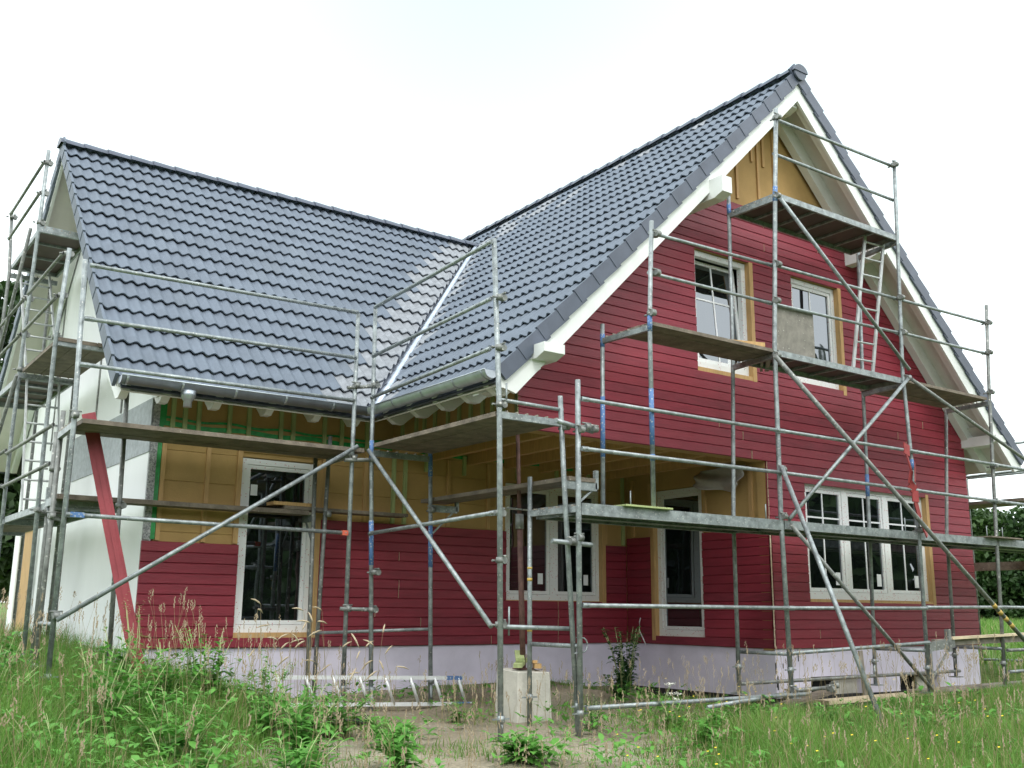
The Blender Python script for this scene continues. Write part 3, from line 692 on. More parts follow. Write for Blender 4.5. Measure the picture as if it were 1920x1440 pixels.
S = Scaf((-1.1, -1.13, -.5), 'three-storey steel scaffold in front of the red gable')
YO, YI = -1.13, -.40
D1, D2, D3 = 1.48, 3.50, 5.53
g0 = lambda x, y: gz(x, y)-.02
BB = 1
S.post([(-4.10,YO,g0(-4.1,YO)-.06),(-4.11,YO,1.5),(-4.11,YO,2.71)], r=.0255)
S.post([(-4.15,YI,g0(-4.15,YI)),(-4.16,YI,1.80)], bands=((.24,.29,2),(.74,.77,2),(.86,.88,2)), label='inner post wound with yellow tape')
S.post([(-3.11,YO,D1+.03),(-3.11,YO,3.5),(-3.05,YO,4.65)], bands=((1.98,2.05,1),(2.15,2.75,1),(3.38,3.56,1)), foot=False, label='post with worn blue paint standing on the lowest deck')
S.post([(-3.17,YI,D1+.03),(-3.15,YI,3.62)], bands=((2.1,2.78,1),(3.35,3.5,1)), foot=False)
S.post([(-1.09,YO,-.46),(-1.13,YO,1.48),(-1.10,YO,3.5),(-.95,YO,5.51),(-.85,YO,6.68)], bands=((5.40,5.60,1),), r=.025)
S.post([(-1.13,YI,-.46),(-1.12,YI,1.5),(-1.02,YI,3.5),(-.98,YI,5.72)], bands=((5.45,5.6,1),))
S.post([(1.51,YO,-.50),(1.54,YO,1.5),(1.45,YO,3.57),(1.57,YO,5.57),(1.63,YO,6.66)], bands=((2.28,2.42,1),))
S.post([(1.45,YI,-.45),(1.53,YI,1.5),(1.60,YI,3.5),(1.70,YI,5.56)], bands=((2.0,2.3,1),))
S.post([(3.26,YO,-.48),(3.38,YO,1.53),(3.54,YO,3.51),(3.69,YO,4.92)], mt=GALVD)
S.post([(3.30,YI,-.4),(3.36,YI,1.6),(3.61,YI,3.45)], mt=GALVD)
S.post([(5.9,YO,-.45),(6.0,YO,2.9)], mt=GALVD); S.post([(5.95,YI,-.45),(6.0,YI,2.9)], mt=GALVD)
# frame crossbars
for (xo, xi, z) in ((-4.10,-4.15,1.42),(-3.11,-3.15,3.42),(-1.12,-1.12,1.40),(-1.10,-1.02,3.42),(-.95,-.98,5.44),(1.53,1.53,1.40),(1.46,1.60,3.42),(1.57,1.70,5.44),(3.38,3.36,1.40),(3.52,3.61,3.42)):
    S.cross((xo, YO, z), (xi, YI, z), .06)
for (xo, xi, z) in ((-4.10,-4.15,.12),(-1.1,-1.1,.0),(1.5,1.5,.0),(3.28,3.28,.0)): S.tube('crossbar', [(xo,YO,z),(xi,YI,z)])
m_ = .03
S.deck(-4.08,-1.15,YO-.02,YI,D1,.115,'steel', label='long steel deck over the porch')
S.deck(-1.09,1.50,YO-.02,YI,D1,.10,'steel'); S.deck(1.56,3.35,YO-.02,YI,D1,.10,'steel'); S.deck(3.41,5.9,YO-.02,YI,D1,.10,'steel')
S.deck(-3.09,-1.06,YO+.0,-.56,D2,.04,'wood', label='worn wooden deck in front of the tilted window')
S.deck(-1.03,1.42,YO+.0,-.57,D2,.04,'panel', label='framed deck below the upper right window')
S.deck(1.52,3.50,YO+.0,YI,D2,.04,'wood')
S.deck(-.93,1.55,YO,YI+.02,D3,.04,'panel', label='topmost framed deck under the gable peak')
m = MB(); m.beam((-1.0,-.95,3.44),(-.45,-.45,3.46),.05,.03); m.beam((-1.0,-.85,3.44),(-.5,-.4,3.46),.03,.03); m.build('spacer_lath', OLDG, S.o)
# rails
for p, q in (((-4.10,2.51),(-1.13,2.51)),((-4.10,2.01),(-1.13,2.02)),((-1.13,2.51),(1.50,2.52)),((-1.13,2.02),(1.5,2.01)),((1.5,2.52),(3.42,2.52)),((1.5,2.01),(3.42,2.0)),((3.42,2.52),(6.0,2.5)),((3.42,2.0),(6.0,2.0)),
             ((-4.10,.50),(-1.12,.50)),((-1.12,.50),(1.52,.52)),((1.52,.53),(3.33,.55)),((3.33,.55),(6.0,.55))):
    S.rail((p[0],YO-.045,p[1]),(q[0],YO-.045,q[1]))
for p, q in (((-3.05,4.53),(-1.02,4.57)),((-3.08,4.06),(-1.06,4.08)),((-1.02,4.58),(1.50,4.62)),((-1.05,4.08),(1.48,4.14)),((1.5,4.62),(3.66,4.66)),((1.48,4.15),(3.60,4.18)),((-.87,6.56),(1.62,6.59)),((-.90,6.07),(1.60,6.07))):
    S.rail((p[0],YO+.04,p[1]),(q[0],YO+.04,q[1]), r=.0205)
S.rail((-1.12,YO-.045,.01),(1.52,YO-.045,.10)); S.tube('ledger', [(-4.07,YO-.05,-.44),(-.85,YO-.05,-.43)]); S.tube('ledger', [(-2.6,-1.3,-.49),(-.7,-1.05,-.40)]); S.tube('ledger', [(-1.1,YO+.05,-.40),(-.35,YO+.02,-.38)], mt=GALVD); S.tube('ledger', [(-1.1,YI,-.36),(3.4,YI,-.33)], mt=GALVD)
S.tube('ledger', [(3.3,YO-.05,-.30),(6.2,YO-.05,-.28)]); S.tube('ledger', [(3.3,YO-.05,-.02),(6.2,YO-.05,.0)], mt=GALVD)
# braces
S.tube('brace', [(-.91,YO-.05,5.43),(1.53,YO-.05,3.62)], .024, label='brace between the top deck and the middle deck')
S.tube('brace', [(1.54,YO-.05,3.53),(-1.05,YO-.05,1.49)], .024); S.tube('brace', [(1.55,YO-.06,3.49),(4.35,YO-.06,2.63)], .024, mt=GALVD)
S.tube('brace', [(-1.04,YO-.06,1.43),(1.53,YO-.06,-.50)], .024, mt=GALVD)
dl = MB(); A = Vector((-1.22,YO-.10,3.38)); B = Vector((4.08,YO-.32,-.42)); dl.tube([A, B], .029, 12, 0)
for t in (.735,.757,.779,.801): dl.tube([A+(B-A)*t, A+(B-A)*(t+.011)], .031, 12, 1)
dl.tube([A+(B-A)*.915, A+(B-A)*1.0], .037, 12, 0)
dl.build('brace', [GALVD, YEL], S.o, 'long diagonal brace with yellow rings reaching the ground at the right')
RK = MB(); RK.tube([(-1.15,YO-.06,2.09),(-1.50,-2.60,gz(-1.50,-2.60)-.04)], .026, 10); RK.build('brace', GALV, S.o, 'raker leaning out to the grass')
for c in ((-1.1,YO,2.06),(-1.12,YO,1.52),(-1.1,YO,3.42),(-.95,YO,5.47),(1.5,YO,3.5),(1.54,YO,1.5),(-.87,YO,6.55),(1.6,YO,6.58),(-3.1,YO,3.58),(3.54,YO,3.58),(3.66,YO,4.64),(3.6,YO,4.18),(3.4,YO,2.0),(3.45,YO,2.5),(-1.1,YO,-.38),(-.5,YO-.05,-.39),(3.85,YO-.27,-.12),(3.6,YO-.2,.02),(-1.05,YO,4.1),(-1.0,YO,4.57),(1.5,YO,4.13),(1.5,YO,4.62),(-3.0,YO,4.5),(-3.02,YO,4.05),(-4.1,YO,2.2),(-.35,YO+.02,-.36)): S.coupler(c)
for x in (-3.4,-1.35,1.3,3.2,3.6): S.tube('toe_peg', [(x,YO+.03,D1-.02),(x,YO+.03,D1+.17)], .007)
S.ladder((.68,-.92,3.55),(1.14,-.92,5.50),.42,(1,0,.05),8)
# stub couplers joining the mast to the porch scaffold
S.tube('stub_tube', [(-4.36,-1.10,2.27),(-3.86,-1.06,2.22)], .024, label=None); S.coupler((-4.0,-1.1,2.24)); S.coupler((-3.86,-1.05,2.24)); S.tube('stub_tube', [(-4.40,-1.08,1.10),(-3.92,-1.10,1.08)], .024); S.coupler((-4.18,-1.08,1.1)); S.coupler((-4.1,-1.1,1.14))
# bracket and beams at the lower right
m = MB(); m.beam((1.56,YO,.04),(2.12,YO,.09),.045,.11); m.beam((1.60,YO+.0,-.34),(2.02,YO+.0,.03),.02,.02); m.box(1.98,2.04,YO-.03,YO+.03,-.02,.26); m.box(1.56,1.60,YO-.02,YO+.02,-.45,.0); m.build('console_bracket', GALVD, S.o)

# --- porch corner scaffold (left wing front + along the porch)
P = Scaf((-5.0, 1.6, -.5), 'steel scaffold in the inner corner, in front of the left wing and the porch')
YL, YLi, XS, XSi = 1.65, 2.42, -4.95, -4.17; DL = 2.26
P.post([(-8.21,YL,g0(-8.2,YL)),(-8.21,YL,2.2),(-8.26,YL,3.88)])
P.post([(-5.17,YL,g0(-5.17,YL)-.05),(-5.18,YL,2.2),(-5.18,YL,3.86)])
P.post([(-8.18,YLi,g0(-8.2,YLi)),(-8.16,YLi,2.45)], mt=GALVD)
P.post([(-5.16,YLi,g0(-5.1,YLi)),(-5.10,YLi,2.50)], mt=GALVD); P.post([(-5.24,YLi,g0(-5.2,YLi)),(-5.28,YLi,2.22)], mt=GALVD)
P.post([(XS,1.40,g0(XS,1.4)-.05),(XS,1.62,2.22),(XS,1.66,3.98)], bands=((.93,1.43,1),(2.12,2.36,1)), label='post with a long blue sleeve at the inner corner')
P.post([(XS,-1.05,g0(XS,-1.05)-.08),(XS,-.97,2.3),(XS,-.84,4.10)], r=.025)
P.post([(XSi,1.45,g0(XSi,1.45)),(XSi,1.60,2.36)], bands=((.93,1.45,1),(2.0,2.3,1)), label='inner post with blue paint in front of the red boards')
P.post([(-4.10,-1.10,g0(-4.1,-1.1)),(XSi,-.98,1.7),(XSi-.03,-.96,2.56)], r=.024)
for (a, b) in (((-8.21,YL,DL-.08),(-8.17,YLi,DL-.08)), ((-5.18,YL,DL-.08),(-5.12,YLi,DL-.08)), ((XS,1.60,DL-.05),(XSi,1.60,DL-.05)), ((XS,-.96,DL+.02),(XSi,-.96,DL+.02))): P.cross(a, b, .065)
P.tube('crossbar', [(XS,-.98,.30),(-4.12,-1.02,.28)]); P.tube('crossbar', [(XS,-.96,2.43),(XSi,-.96,2.42)], .019); P.tube('crossbar', [(-8.21,YL,.28),(-8.17,YLi,.28)])
P.tube('crossbar', [(-5.20,YLi,.17),(XSi,1.52,.23)], .019); P.tube('toe_peg',[(XS+.12,-.99,.22),(XS+.12,-.99,.48)],.009); P.tube('toe_peg',[(XS+.08,-.97,2.4),(XS+.08,-.97,2.6)],.009)
P.deck(-8.16,-5.02,YL-.02,YLi-.02,DL,.045,'wood', label='upper plank deck along the left wing')
P.deck(XS-.02,XSi+.0,-.93,1.56,DL+.055,.045,'wood','y', label='upper plank deck along the porch')
for z0, z1 in ((3.82,3.86),(3.26,3.31),(2.79,2.80)): P.rail((-8.22,YL-.04,z0),(-5.20,YL-.04,z1))
for z0, z1 in ((3.96,4.06),(3.36,3.46),(2.86,2.95)): P.rail((XS-.04,1.60,z0),(XS-.04,-.86,z1))
P.rail((-8.21,YL-.04,1.31),(-5.20,YL-.04,1.28), label='rail with a blue end and a red end'); P.rail((XS-.04,1.52,1.28),(XS-.04,-.97,1.34))
m = MB(); m.beam((-5.29,YL-.04,1.28),(-5.22,YL-.04,1.28),.05,.055); m.build('red_rail_end', REDP, P.o); m = MB(); m.beam((-8.17,YL-.04,1.312),(-8.04,YL-.04,1.31),.045,.05); m.build('blue_rail_end', BLUE, P.o)
P.tube('brace', [(-5.15,YL-.07,2.27),(-8.20,YL-.07,.32)], .024, label='brace rising from the left corner to the inner corner')
P.tube('brace', [(XS-.05,1.60,2.24),(XS-.05,-.95,.30)], .024, label='brace falling from the inner corner to the porch corner')
for p, q in (((-5.30,YL-.05,2.10),(-4.86,1.60,2.14)), ((-5.28,YL,2.95),(-4.88,1.62,3.02)), ((-5.26,YL-.02,.45),(-4.86,1.50,.44))): P.tube('stub_tube', [p, q], .022, mt=GALVD)
for c in ((-5.18,YL,2.13),(XS,1.6,2.13),(-5.18,YL,2.98),(XS,1.63,3.02),(-5.17,YL,.45),(XS,1.48,.44),(XS,-.97,2.38),(XS,-.97,1.34),(XS,-1.0,.32),(XSi,-.98,2.24),(-5.1,YLi,1.55),(XSi,1.56,1.6),(-8.21,YL,2.28),(-8.17,YLi,1.35),(-8.2,YL,.36),(XS,-.95,3.46),(XS,-.95,2.95),(XS,1.45,.85),(XS,-1.0,.9)): P.coupler(c, (0,1,0) if c[0] == XS else (1,0,0))
# console brackets
def console(S_, p, d, l, h=.30):
    p = Vector(p); d = Vector(d); m = MB(); m.beam(p, p+d*l, .04, .08); m.beam(p+d*(l-.06)-Vector((0,0,.04)), p-Vector((0,0,h+.02)), .018, .018); m.box(*sorted((p.x+d.x*l-.02, p.x+d.x*l+.02)), *sorted((p.y+d.y*l-.02, p.y+d.y*l+.02)), p.z-.02, p.z+.17)
    return m.build('console_bracket', GALV, S_.o)
console(P, (XSi,-.97,1.67), (1,0,0), .42); console(P, (XSi,1.55,1.62), (1,0,0), .36)
console(P, (-5.26,YLi,1.50), (0,1,0), .28); console(P, (-8.17,YLi,1.50), (0,1,0), .28)
# corrugated hook
m = MB(); m.tube([(-4.12+.03*0,-1.10,.20)]+[(-4.10+.07*math.sin(t)+.03,-1.12,.13+.07*math.cos(t)) for t in np.linspace(0,PI,8)]+[(-4.16,-1.12,.055)], .007, 6); m.build('bent_hook', GALV, P.o)

# --- left gable scaffold
Q = Scaf((-8.1, 3.4, -.4), 'tall steel scaffold along the white left gable end')
XO, XI = -8.10, -7.42; YA, YB_, YC = 3.42, 5.50, 7.85
Q.post([(XO,YA,g0(XO,YA)),(XO,3.54,2.2),(XO,YA+.1,3.5),(XO,3.30,4.52)], mt=GALV)
Q.post([(XO,2.98,g0(XO,3)),(XO,2.95,2.3)], mt=GALVD)
Q.post([(XI-.05,2.40,g0(XI,2.4)),(XI-.12,2.40,2.74)], mt=GALVD)
Q.post([(XO,5.63,g0(XO,5.6)),(XO,5.66,2.5),(XO,5.6,3.8),(XO,5.42,5.44),(XO,5.34,6.52)], mt=GALV)
Q.post([(XI,5.62,g0(XI,5.6)),(XI,5.5,5.5)], mt=GALVD)
Q.post([(XO,YC,g0(XO,YC)),(XO,7.43,5.3),(XO,7.9,6.46)], mt=GALVD); Q.post([(XI,7.9,g0(XI,7.9)),(XI,7.95,5.4)], mt=GALVD)
for y, z in ((3.55,3.44),(5.6,3.42),(5.42,5.40),(7.45,5.3),(YC,3.4),(2.75,1.48),(5.6,1.50),(YC,1.5)): Q.cross((XO,y,z),(XI,y,z),.065)
Q.deck(XO+.02,XI,3.50,5.55,3.50,.045,'wood','y', label='wooden deck at mid height beside the roof edge'); Q.deck(XO+.02,XI,5.65,7.85,3.46,.045,'panel','y')
Q.deck(XO+.02,XI,5.42,7.45,5.47,.045,'panel','y', label='topmost dark deck under the left roof peak')
Q.deck(XO+.02,XI,2.70,5.60,1.56,.045,'panel','y'); Q.deck(XO+.02,XI,5.68,7.85,1.56,.045,'wood','y')
for a, b, z in ((3.40,5.4,4.48),(3.5,5.45,3.98),(5.6,7.75,4.48),(5.62,7.6,3.98),(5.32,7.7,6.34),(5.38,7.6,5.91),(2.95,5.65,2.38),(2.95,5.65,1.95),(5.7,7.85,2.43),(5.7,7.85,1.97)):
    Q.rail((XO-.04,a,z),(XO-.04,b,z), mt=GALVD)
Q.tube('brace', [(XO-.05,5.72,5.50),(XO-.05,7.6,3.5)], .024, mt=GALVD); Q.tube('brace', [(XO-.05,5.5,3.4),(XO-.05,7.7,1.7)], .024, mt=GALVD)
Q.ladder((-8.0,5.75,3.50),(-8.0,7.2,5.40),.40,(1,0,0),8); Q.ladder((-8.0,5.0,1.60),(-8.0,5.62,3.38),.40,(1,0,0),7)
for c in ((XO,3.5,4.0),(XO,3.4,4.48),(XO,3.55,3.5),(XO,5.42,5.5),(XO,5.35,6.34),(XO,5.4,5.92),(XO,5.6,3.5),(XO,7.6,3.5),(XO,5.62,4.48),(XO,5.62,3.98),(XO,2.95,1.9),(XO,2.95,1.45),(XI-.1,2.4,1.5),(XO,3.5,1.5),(XO,7.8,6.34)): Q.coupler(c, (0,1,0))
Q.tube('toe_peg', [(XO+.25,3.5,1.4),(XO-.2,2.6,1.42)], .02, mt=GALVD)

# --- scaffold on the far right side
Rr = Scaf((6.0, 1.0, -.5), 'partly hidden scaffold beyond the right-hand wall')
for x, y in ((5.5,.9),(6.2,.9),(5.5,3.4),(6.2,3.4)): Rr.post([(x,y,g0(x,y)),(x,y,4.0 if x > 6 else 2.2)], mt=GALVD)
Rr.deck(5.52,6.2,-.45,3.4,2.26,.05,'wood','y', label='plank deck above the meadow'); Rr.rail((6.22,-.6,3.25),(6.22,3.4,3.25)); Rr.rail((6.22,-.6,2.75),(6.22,3.4,2.75)); Rr.rail((5.46,-.6,2.68),(5.46,3.4,2.64))
m = MB(); m.box(5.5,5.56,-.6,3.5,1.14,1.27); m.build('plank', OLDW, Rr.o); Rr.rail((6.22,-.6,-.27),(6.22,3.4,-.3))

# ------------------------------------------------------------------ loose things
def single(m, name, mats, label, cat, group=None):
    o = m.build(name, mats, None); o['label'] = label; o['category'] = cat
    if group: o['group'] = group
    return o
def plank(x0,x1,y0,y1,z0,z1,mt,name,label,tilt=0., group=None):
    m = MB(); m.hexa([(x0,y0,z0),(x1,y0,z0+tilt),(x1,y1,z0+tilt),(x0,y1,z0),(x0,y0,z1),(x1,y0,z1+tilt),(x1,y1,z1+tilt),(x0,y1,z1)]); return single(m, name, mt, label, 'plank')
plank(-8.12,-5.30,YLi+.06,YLi+.30,1.54,1.59,OLDW,'scaffold_plank','long dark plank crossing the fibreboard at the left of the tall window')
plank(-5.62,-3.95,YLi+.05,YLi+.29,1.592,1.632,OLDW,'scaffold_plank','dark plank reaching from the tall window into the inner corner')
plank(-5.75,-5.2,YLi+.06,YLi+.28,1.635,1.675,PINE,'short_board','short fresh yellow board lying on the planks at the tall window')
m = MB(); m.box(-4.12,-3.78,-1.0,1.88,1.712,1.755); single(m,'scaffold_plank',OLDW,'lower plank along the porch in front of the double window','plank')
m = MB(); m.box(-4.0,-3.80,-.8,.1,1.757,1.775); single(m,'short_board',OLDG,'short grey board lying on the lower porch plank','plank')
m = MB(); m.box(-3.55,-2.9,-1.2,-1.0,1.482,1.50); single(m,'short_board',GREENW,'small greenish board under the blue post on the steel deck','plank')
m = MB(); m.box(3.05,3.85,-1.25,-.9,1.482,1.50); single(m,'short_board',OLDW,'small brown board on the steel deck in front of the hedge','plank')
m = MB(); m.beam((-1.72,-.95,3.53),(-1.25,-1.10,3.53),.05,.05); single(m,'wood_offcut',PINE,'yellow timber offcut on the deck below the tilted window','offcut')
# red board leaning on the scaffold
A, B = Vector((-7.29,1.74,-.42)), Vector((-7.95,2.24,2.42))
m = MB(); m.beam(A, B, .135, .025, up=(-.35,-1,0)); m.beam(A+Vector((.01,-.022,0)), B+Vector((.01,-.022,0)), .05, .012, up=(-.35,-1,0)); single(m,'leaning_board',REDS,'long red board leaning on the scaffold in front of the white wall','board')
# panel behind the guard rail
m = MB(); m.box(-1.0,-.26,YO+.07,YO+.085,3.51,4.09); single(m,'form_panel',PLY,'dirty brown panel standing behind the guard rail at the upper right window','panel')
# ground ladder on its edge
L0 = thing('ladder', (-5.0,1.35,-.6), 'aluminium ladder lying on its edge in front of the plinth', 'ladder')
for (a, b) in (((-6.15,1.33,-.24),(-3.83,1.30,-.31)), ((-6.0,1.36,-.52),(-3.70,1.33,-.60))):
    m = MB(); m.beam(a, b, .024, .04); m.beam(at2(a,b,.90), at2(a,b,.99), .027, .043, mi=1); m.build('side_rail', [ALU, BLUE], L0)
for i in range(8):
    t = .03+i*.134; m = MB(); m.tube([at2((-6.15,1.33,-.24),(-3.83,1.30,-.31),t), at2((-6.0,1.36,-.52),(-3.70,1.33,-.60),t)], .017, 8); m.build('rung', ALU, L0)
# concrete block with steel prop
m = MB(); zb = -.78
m.hexa([(-4.17,-.22,zb),(-3.75,-.26,zb),(-3.70,.20,zb),(-4.14,.24,zb),(-4.15,-.20,-.16),(-3.77,-.24,-.17),(-3.72,.18,-.15),(-4.12,.22,-.14)])
o = single(m,'concrete_block',CONC,'pale concrete block under the rusty steel prop','concrete block'); bv = o.modifiers.new('b','BEVEL'); bv.width = .012; bv.segments = 2
PR = thing('steel_prop', (-3.97,.02,-.15), 'rusty adjustable steel prop standing on the concrete block under the porch beam', 'prop')
m = MB(); m.tube([(-3.94,.0,-.14),(-3.97,.04,1.42)], .030, 12); m.build('outer_tube', RUST, PR)
m = MB(); m.tube([(-3.97,.04,1.40),(-3.99,.06,2.37)], .022, 12); m.build('inner_tube', RUST, PR)
m = MB(); m.tube([(-3.97,.04,1.30),(-3.97,.04,1.46)], .045, 12); m.tube([(-3.97,.04,1.50),(-3.97,.04,1.515)], .035, 12); m.beam((-4.17,-.02,1.51),(-3.95,.04,1.51),.014,.014); m.build('adjusting_collar', GALVD, PR)
m = MB(); m.box(-4.07,-3.91,-.02,.14,2.372,2.385); m.build('head_plate', RUST, PR); m = MB(); m.box(-4.02,-3.86,-.08,.08,-.15,-.138); m.build('base_plate', RUST, PR)
for (a, b, w, h, mt, lab) in (((-4.12,-.15,-.105),(-3.85,.12,-.06),.09,.04,GREENW,'pale green offcut lying at the left on the concrete block'),((-4.05,-.1,-.05),(-3.88,.16,.02),.09,.035,GREENW,'pale green offcut leaning against the foot of the prop'),((-3.88,-.18,-.11),(-3.76,.02,-.12),.07,.05,PINE,'yellow offcut at the right on the concrete block'),((-3.86,-.1,-.07),(-3.75,.06,-.09),.05,.03,PINE,'small orange offcut on top of the yellow one')):
    m = MB(); m.beam(a, b, w, h); single(m,'wood_offcut',mt,lab,'offcut')
# sheet hanging in the porch
def sheet():
    m = MB(); nx, nz = 22, 12; V = []
    for j in range(nz+1):
        for i in range(nx+1):
            u = i/nx; v = j/nz; y = .32+(.85)*u; z = 2.37-v*(.24+.10*math.sin(u*3.2+.4))-.03*math.sin(u*9)*v
            x = -.05-.05*math.sin(u*7+v*2)*(.3+v)-.10*v-.04*math.sin(v*9+u*4)
            V.append((x, y, z))
    w = nx+1; m.add(V, [(j*w+i, j*w+i+1, (j+1)*w+i+1, (j+1)*w+i) for j in range(nz) for i in range(nx)], 0, True)
    o = single(m,'membrane_sheet',SHEET,'pale crumpled sheet hanging under the porch ceiling beside the tall side window','sheet'); s = o.modifiers.new('s','SOLIDIFY'); s.thickness = .004
sheet()
# red strap tied on the post
m = MB(); pts = [(1.34,YO-.05,2.60),(1.30,YO-.07,2.45),(1.36,YO-.08,2.25),(1.33,YO-.06,2.08),(1.42,YO-.07,2.00),(1.40,YO-.08,1.85),(1.48,YO-.07,1.65),(1.58,YO-.09,1.42)]
for i, (a, b) in enumerate(zip(pts[:-1], pts[1:])): m.beam(a, b, .09 if i % 3 else .12, .014, up=(math.sin(i*1.3)*.5, -1, 0))
m.beam((1.42,YO-.10,2.36),(1.39,YO-.10,2.10),.09,.012,up=(.6,-1,0)); single(m,'lashing_strap',REDST,'red strap knotted round the scaffold post above the wide window','strap')
# cable stub
m = MB(); m.tube([(-.03,2.45,.36),(-.06,2.44,.30),(-.05,2.46,.18),(-.04,2.40,.08),(.0,2.38,-.02)], .008, 6); single(m,'cable',PVCP,'short white cable hanging out of the porch side wall','cable')
# long beams and boards at the foot of the gable
m = MB(); m.beam((2.05,YO+.02,.145),(6.2,YO+.02,.25),.12,.03); single(m,'timber_beam',FRESH,'fresh yellow board on the lowest bracket at the right','board')
m = MB(); m.beam((1.75,YO+.05,.09),(6.2,YO+.05,.17),.05,.085); single(m,'timber_beam',OLDG,'grey timber beam under the yellow board at the right','beam')
m = MB(); m.beam((.05,-.62,-.60),(2.6,-.60,-.57),.24,.04); single(m,'site_board',FRESH,'pale board lying in front of the left basement opening','board')
m = MB(); m.beam((1.9,-.66,-.54),(5.2,-.55,-.52),.22,.04); single(m,'site_board',OLDG,'grey board lying in front of the right basement opening','board')
m = MB(); m.beam((-1.3,-.75,-.66),(.1,-.70,-.47),.2,.035); single(m,'site_board',OLDW,'dark plank sloping to the ground at the porch corner','board')
m = MB(); m.beam((1.36,-.30,-.62),(1.36,-.26,-.03),.07,.025,up=(0,1,0)); single(m,'upright_lath',OLDG,'brown lath standing upright between the two basement openings','lath')
m = MB(); m.tube([(-5.55+.15*math.cos(t),.55+.05*math.sin(t),-.64+.03*math.sin(t*2)) for t in np.linspace(0,5.2,14)], .035, 8); single(m,'drain_pipe',CORR,'short black corrugated pipe on the gravel under the ladder','pipe')
def blob(m, c, r, n=1, mi=0, sq=1.):
    bm = bmesh.new(); bmesh.ops.create_icosphere(bm, subdivisions=n, radius=1)
    V = []
    for v in bm.verts: k = 1+.25*noise.noise(v.co*1.7+Vector(c)); V.append((c[0]+v.co.x*r*k, c[1]+v.co.y*r*k, c[2]+v.co.z*r*k*sq))
    m.add(V, [[v.index for v in f.verts] for f in bm.faces], mi, False); bm.free()
m = MB(); blob(m, (-9.9, 6.6, gz(-9.9,6.6)+.45), .5, 3, 0, 1.1); single(m,'tarpaulin_bundle',WPAN,'pale bundle under a sheet at the far left edge','bundle')
# gravel stones
m = MB()
for _ in range(1500):
    u = random.uniform(8.8, 12.5); v = random.uniform(-3.2, 1.5); x = CAM[0]+u*math.sin(YAW)+v*math.cos(YAW); y = CAM[1]+u*math.cos(YAW)-v*math.sin(YAW)
    if y > 2.6 or (x > -.2 and y > -.2): continue
    r = random.choice((.006,.008,.010,.013,.02)); c = (x, y, gz(x,y)+r*.3); k = len(m.v)
    a = random.uniform(0, 6.28)
    V = [(c[0]+math.cos(a+i*1.2566)*r*random.uniform(.7,1.2), c[1]+math.sin(a+i*1.2566)*r*random.uniform(.7,1.2), c[2]-r*.3) for i in range(5)]+[(c[0], c[1], c[2]+r*.15)]
    m.add(V, [(i, (i+1) % 5, 5) for i in range(5)], random.randint(0,1))
o = m.build('gravel', [OLDG, OLDG], kind='stuff'); o['label'] = 'grey stones scattered on the bare soil in front of the porch'; o['category'] = 'gravel'

# ------------------------------------------------------------------ vegetation
def bulk(name, V, F, mats, mi, label, cat, kind='stuff', parent=None):
    me = bpy.data.meshes.new(name); V = np.asarray(V, dtype=np.float32).reshape(-1, 3); F = np.asarray(F, dtype=np.int32)
    if parent is not None: V = V-np.array(parent['_o'], dtype=np.float32)
    me.vertices.add(len(V)); me.vertices.foreach_set('co', V.ravel()); n = F.shape[1]
    me.loops.add(F.size); me.loops.foreach_set('vertex_index', F.ravel()); me.polygons.add(len(F)); me.polygons.foreach_set('loop_start', np.arange(len(F), dtype=np.int32)*n)
    for m_ in (mats if isinstance(mats, (list, tuple)) else [mats]): me.materials.append(m_)
    if mi is not None: me.polygons.foreach_set('material_index', np.asarray(mi, dtype=np.int32))
    me.update(calc_edges=True); me.validate()
    o = bpy.data.objects.new(name, me); COL.objects.link(o)
    if parent is not None: o.parent = parent; o['_o'] = list(parent['_o'])
    else:
        o['label'] = label; o['category'] = cat
        if kind: o['kind'] = kind
    return o
def blades(x, y, z, h, w, lean, seg=3):
    """curved tapering ribbons, quads only"""
    n = len(x); az = rng.uniform(0, 2*PI, n); bend = lean*rng.uniform(.2, 1.3, n)
    dx, dy = np.cos(az), np.sin(az); px, py = -np.sin(az), np.cos(az); tw = rng.uniform(0, 2*PI, n); px, py = np.cos(tw), np.sin(tw)
    V = np.zeros((n, (seg+1)*2, 3))
    for s in range(seg+1):
        t = s/seg; ww = w*(1-t**1.6)*.5+.0006
        cx = x+dx*bend*h*t*t; cy = y+dy*bend*h*t*t; cz = z+h*(t-.25*bend*t*t)
        V[:, 2*s] = np.stack([cx-px*ww, cy-py*ww, cz], 1); V[:, 2*s+1] = np.stack([cx+px*ww, cy+py*ww, cz], 1)
    b = np.arange(n)[:, None]*(seg+1)*2
    F = np.concatenate([np.stack([b[:,0]+2*s, b[:,0]+2*s+1, b[:,0]+2*s+3, b[:,0]+2*s+2], 1) for s in range(seg)])
    return V.reshape(-1, 3), F
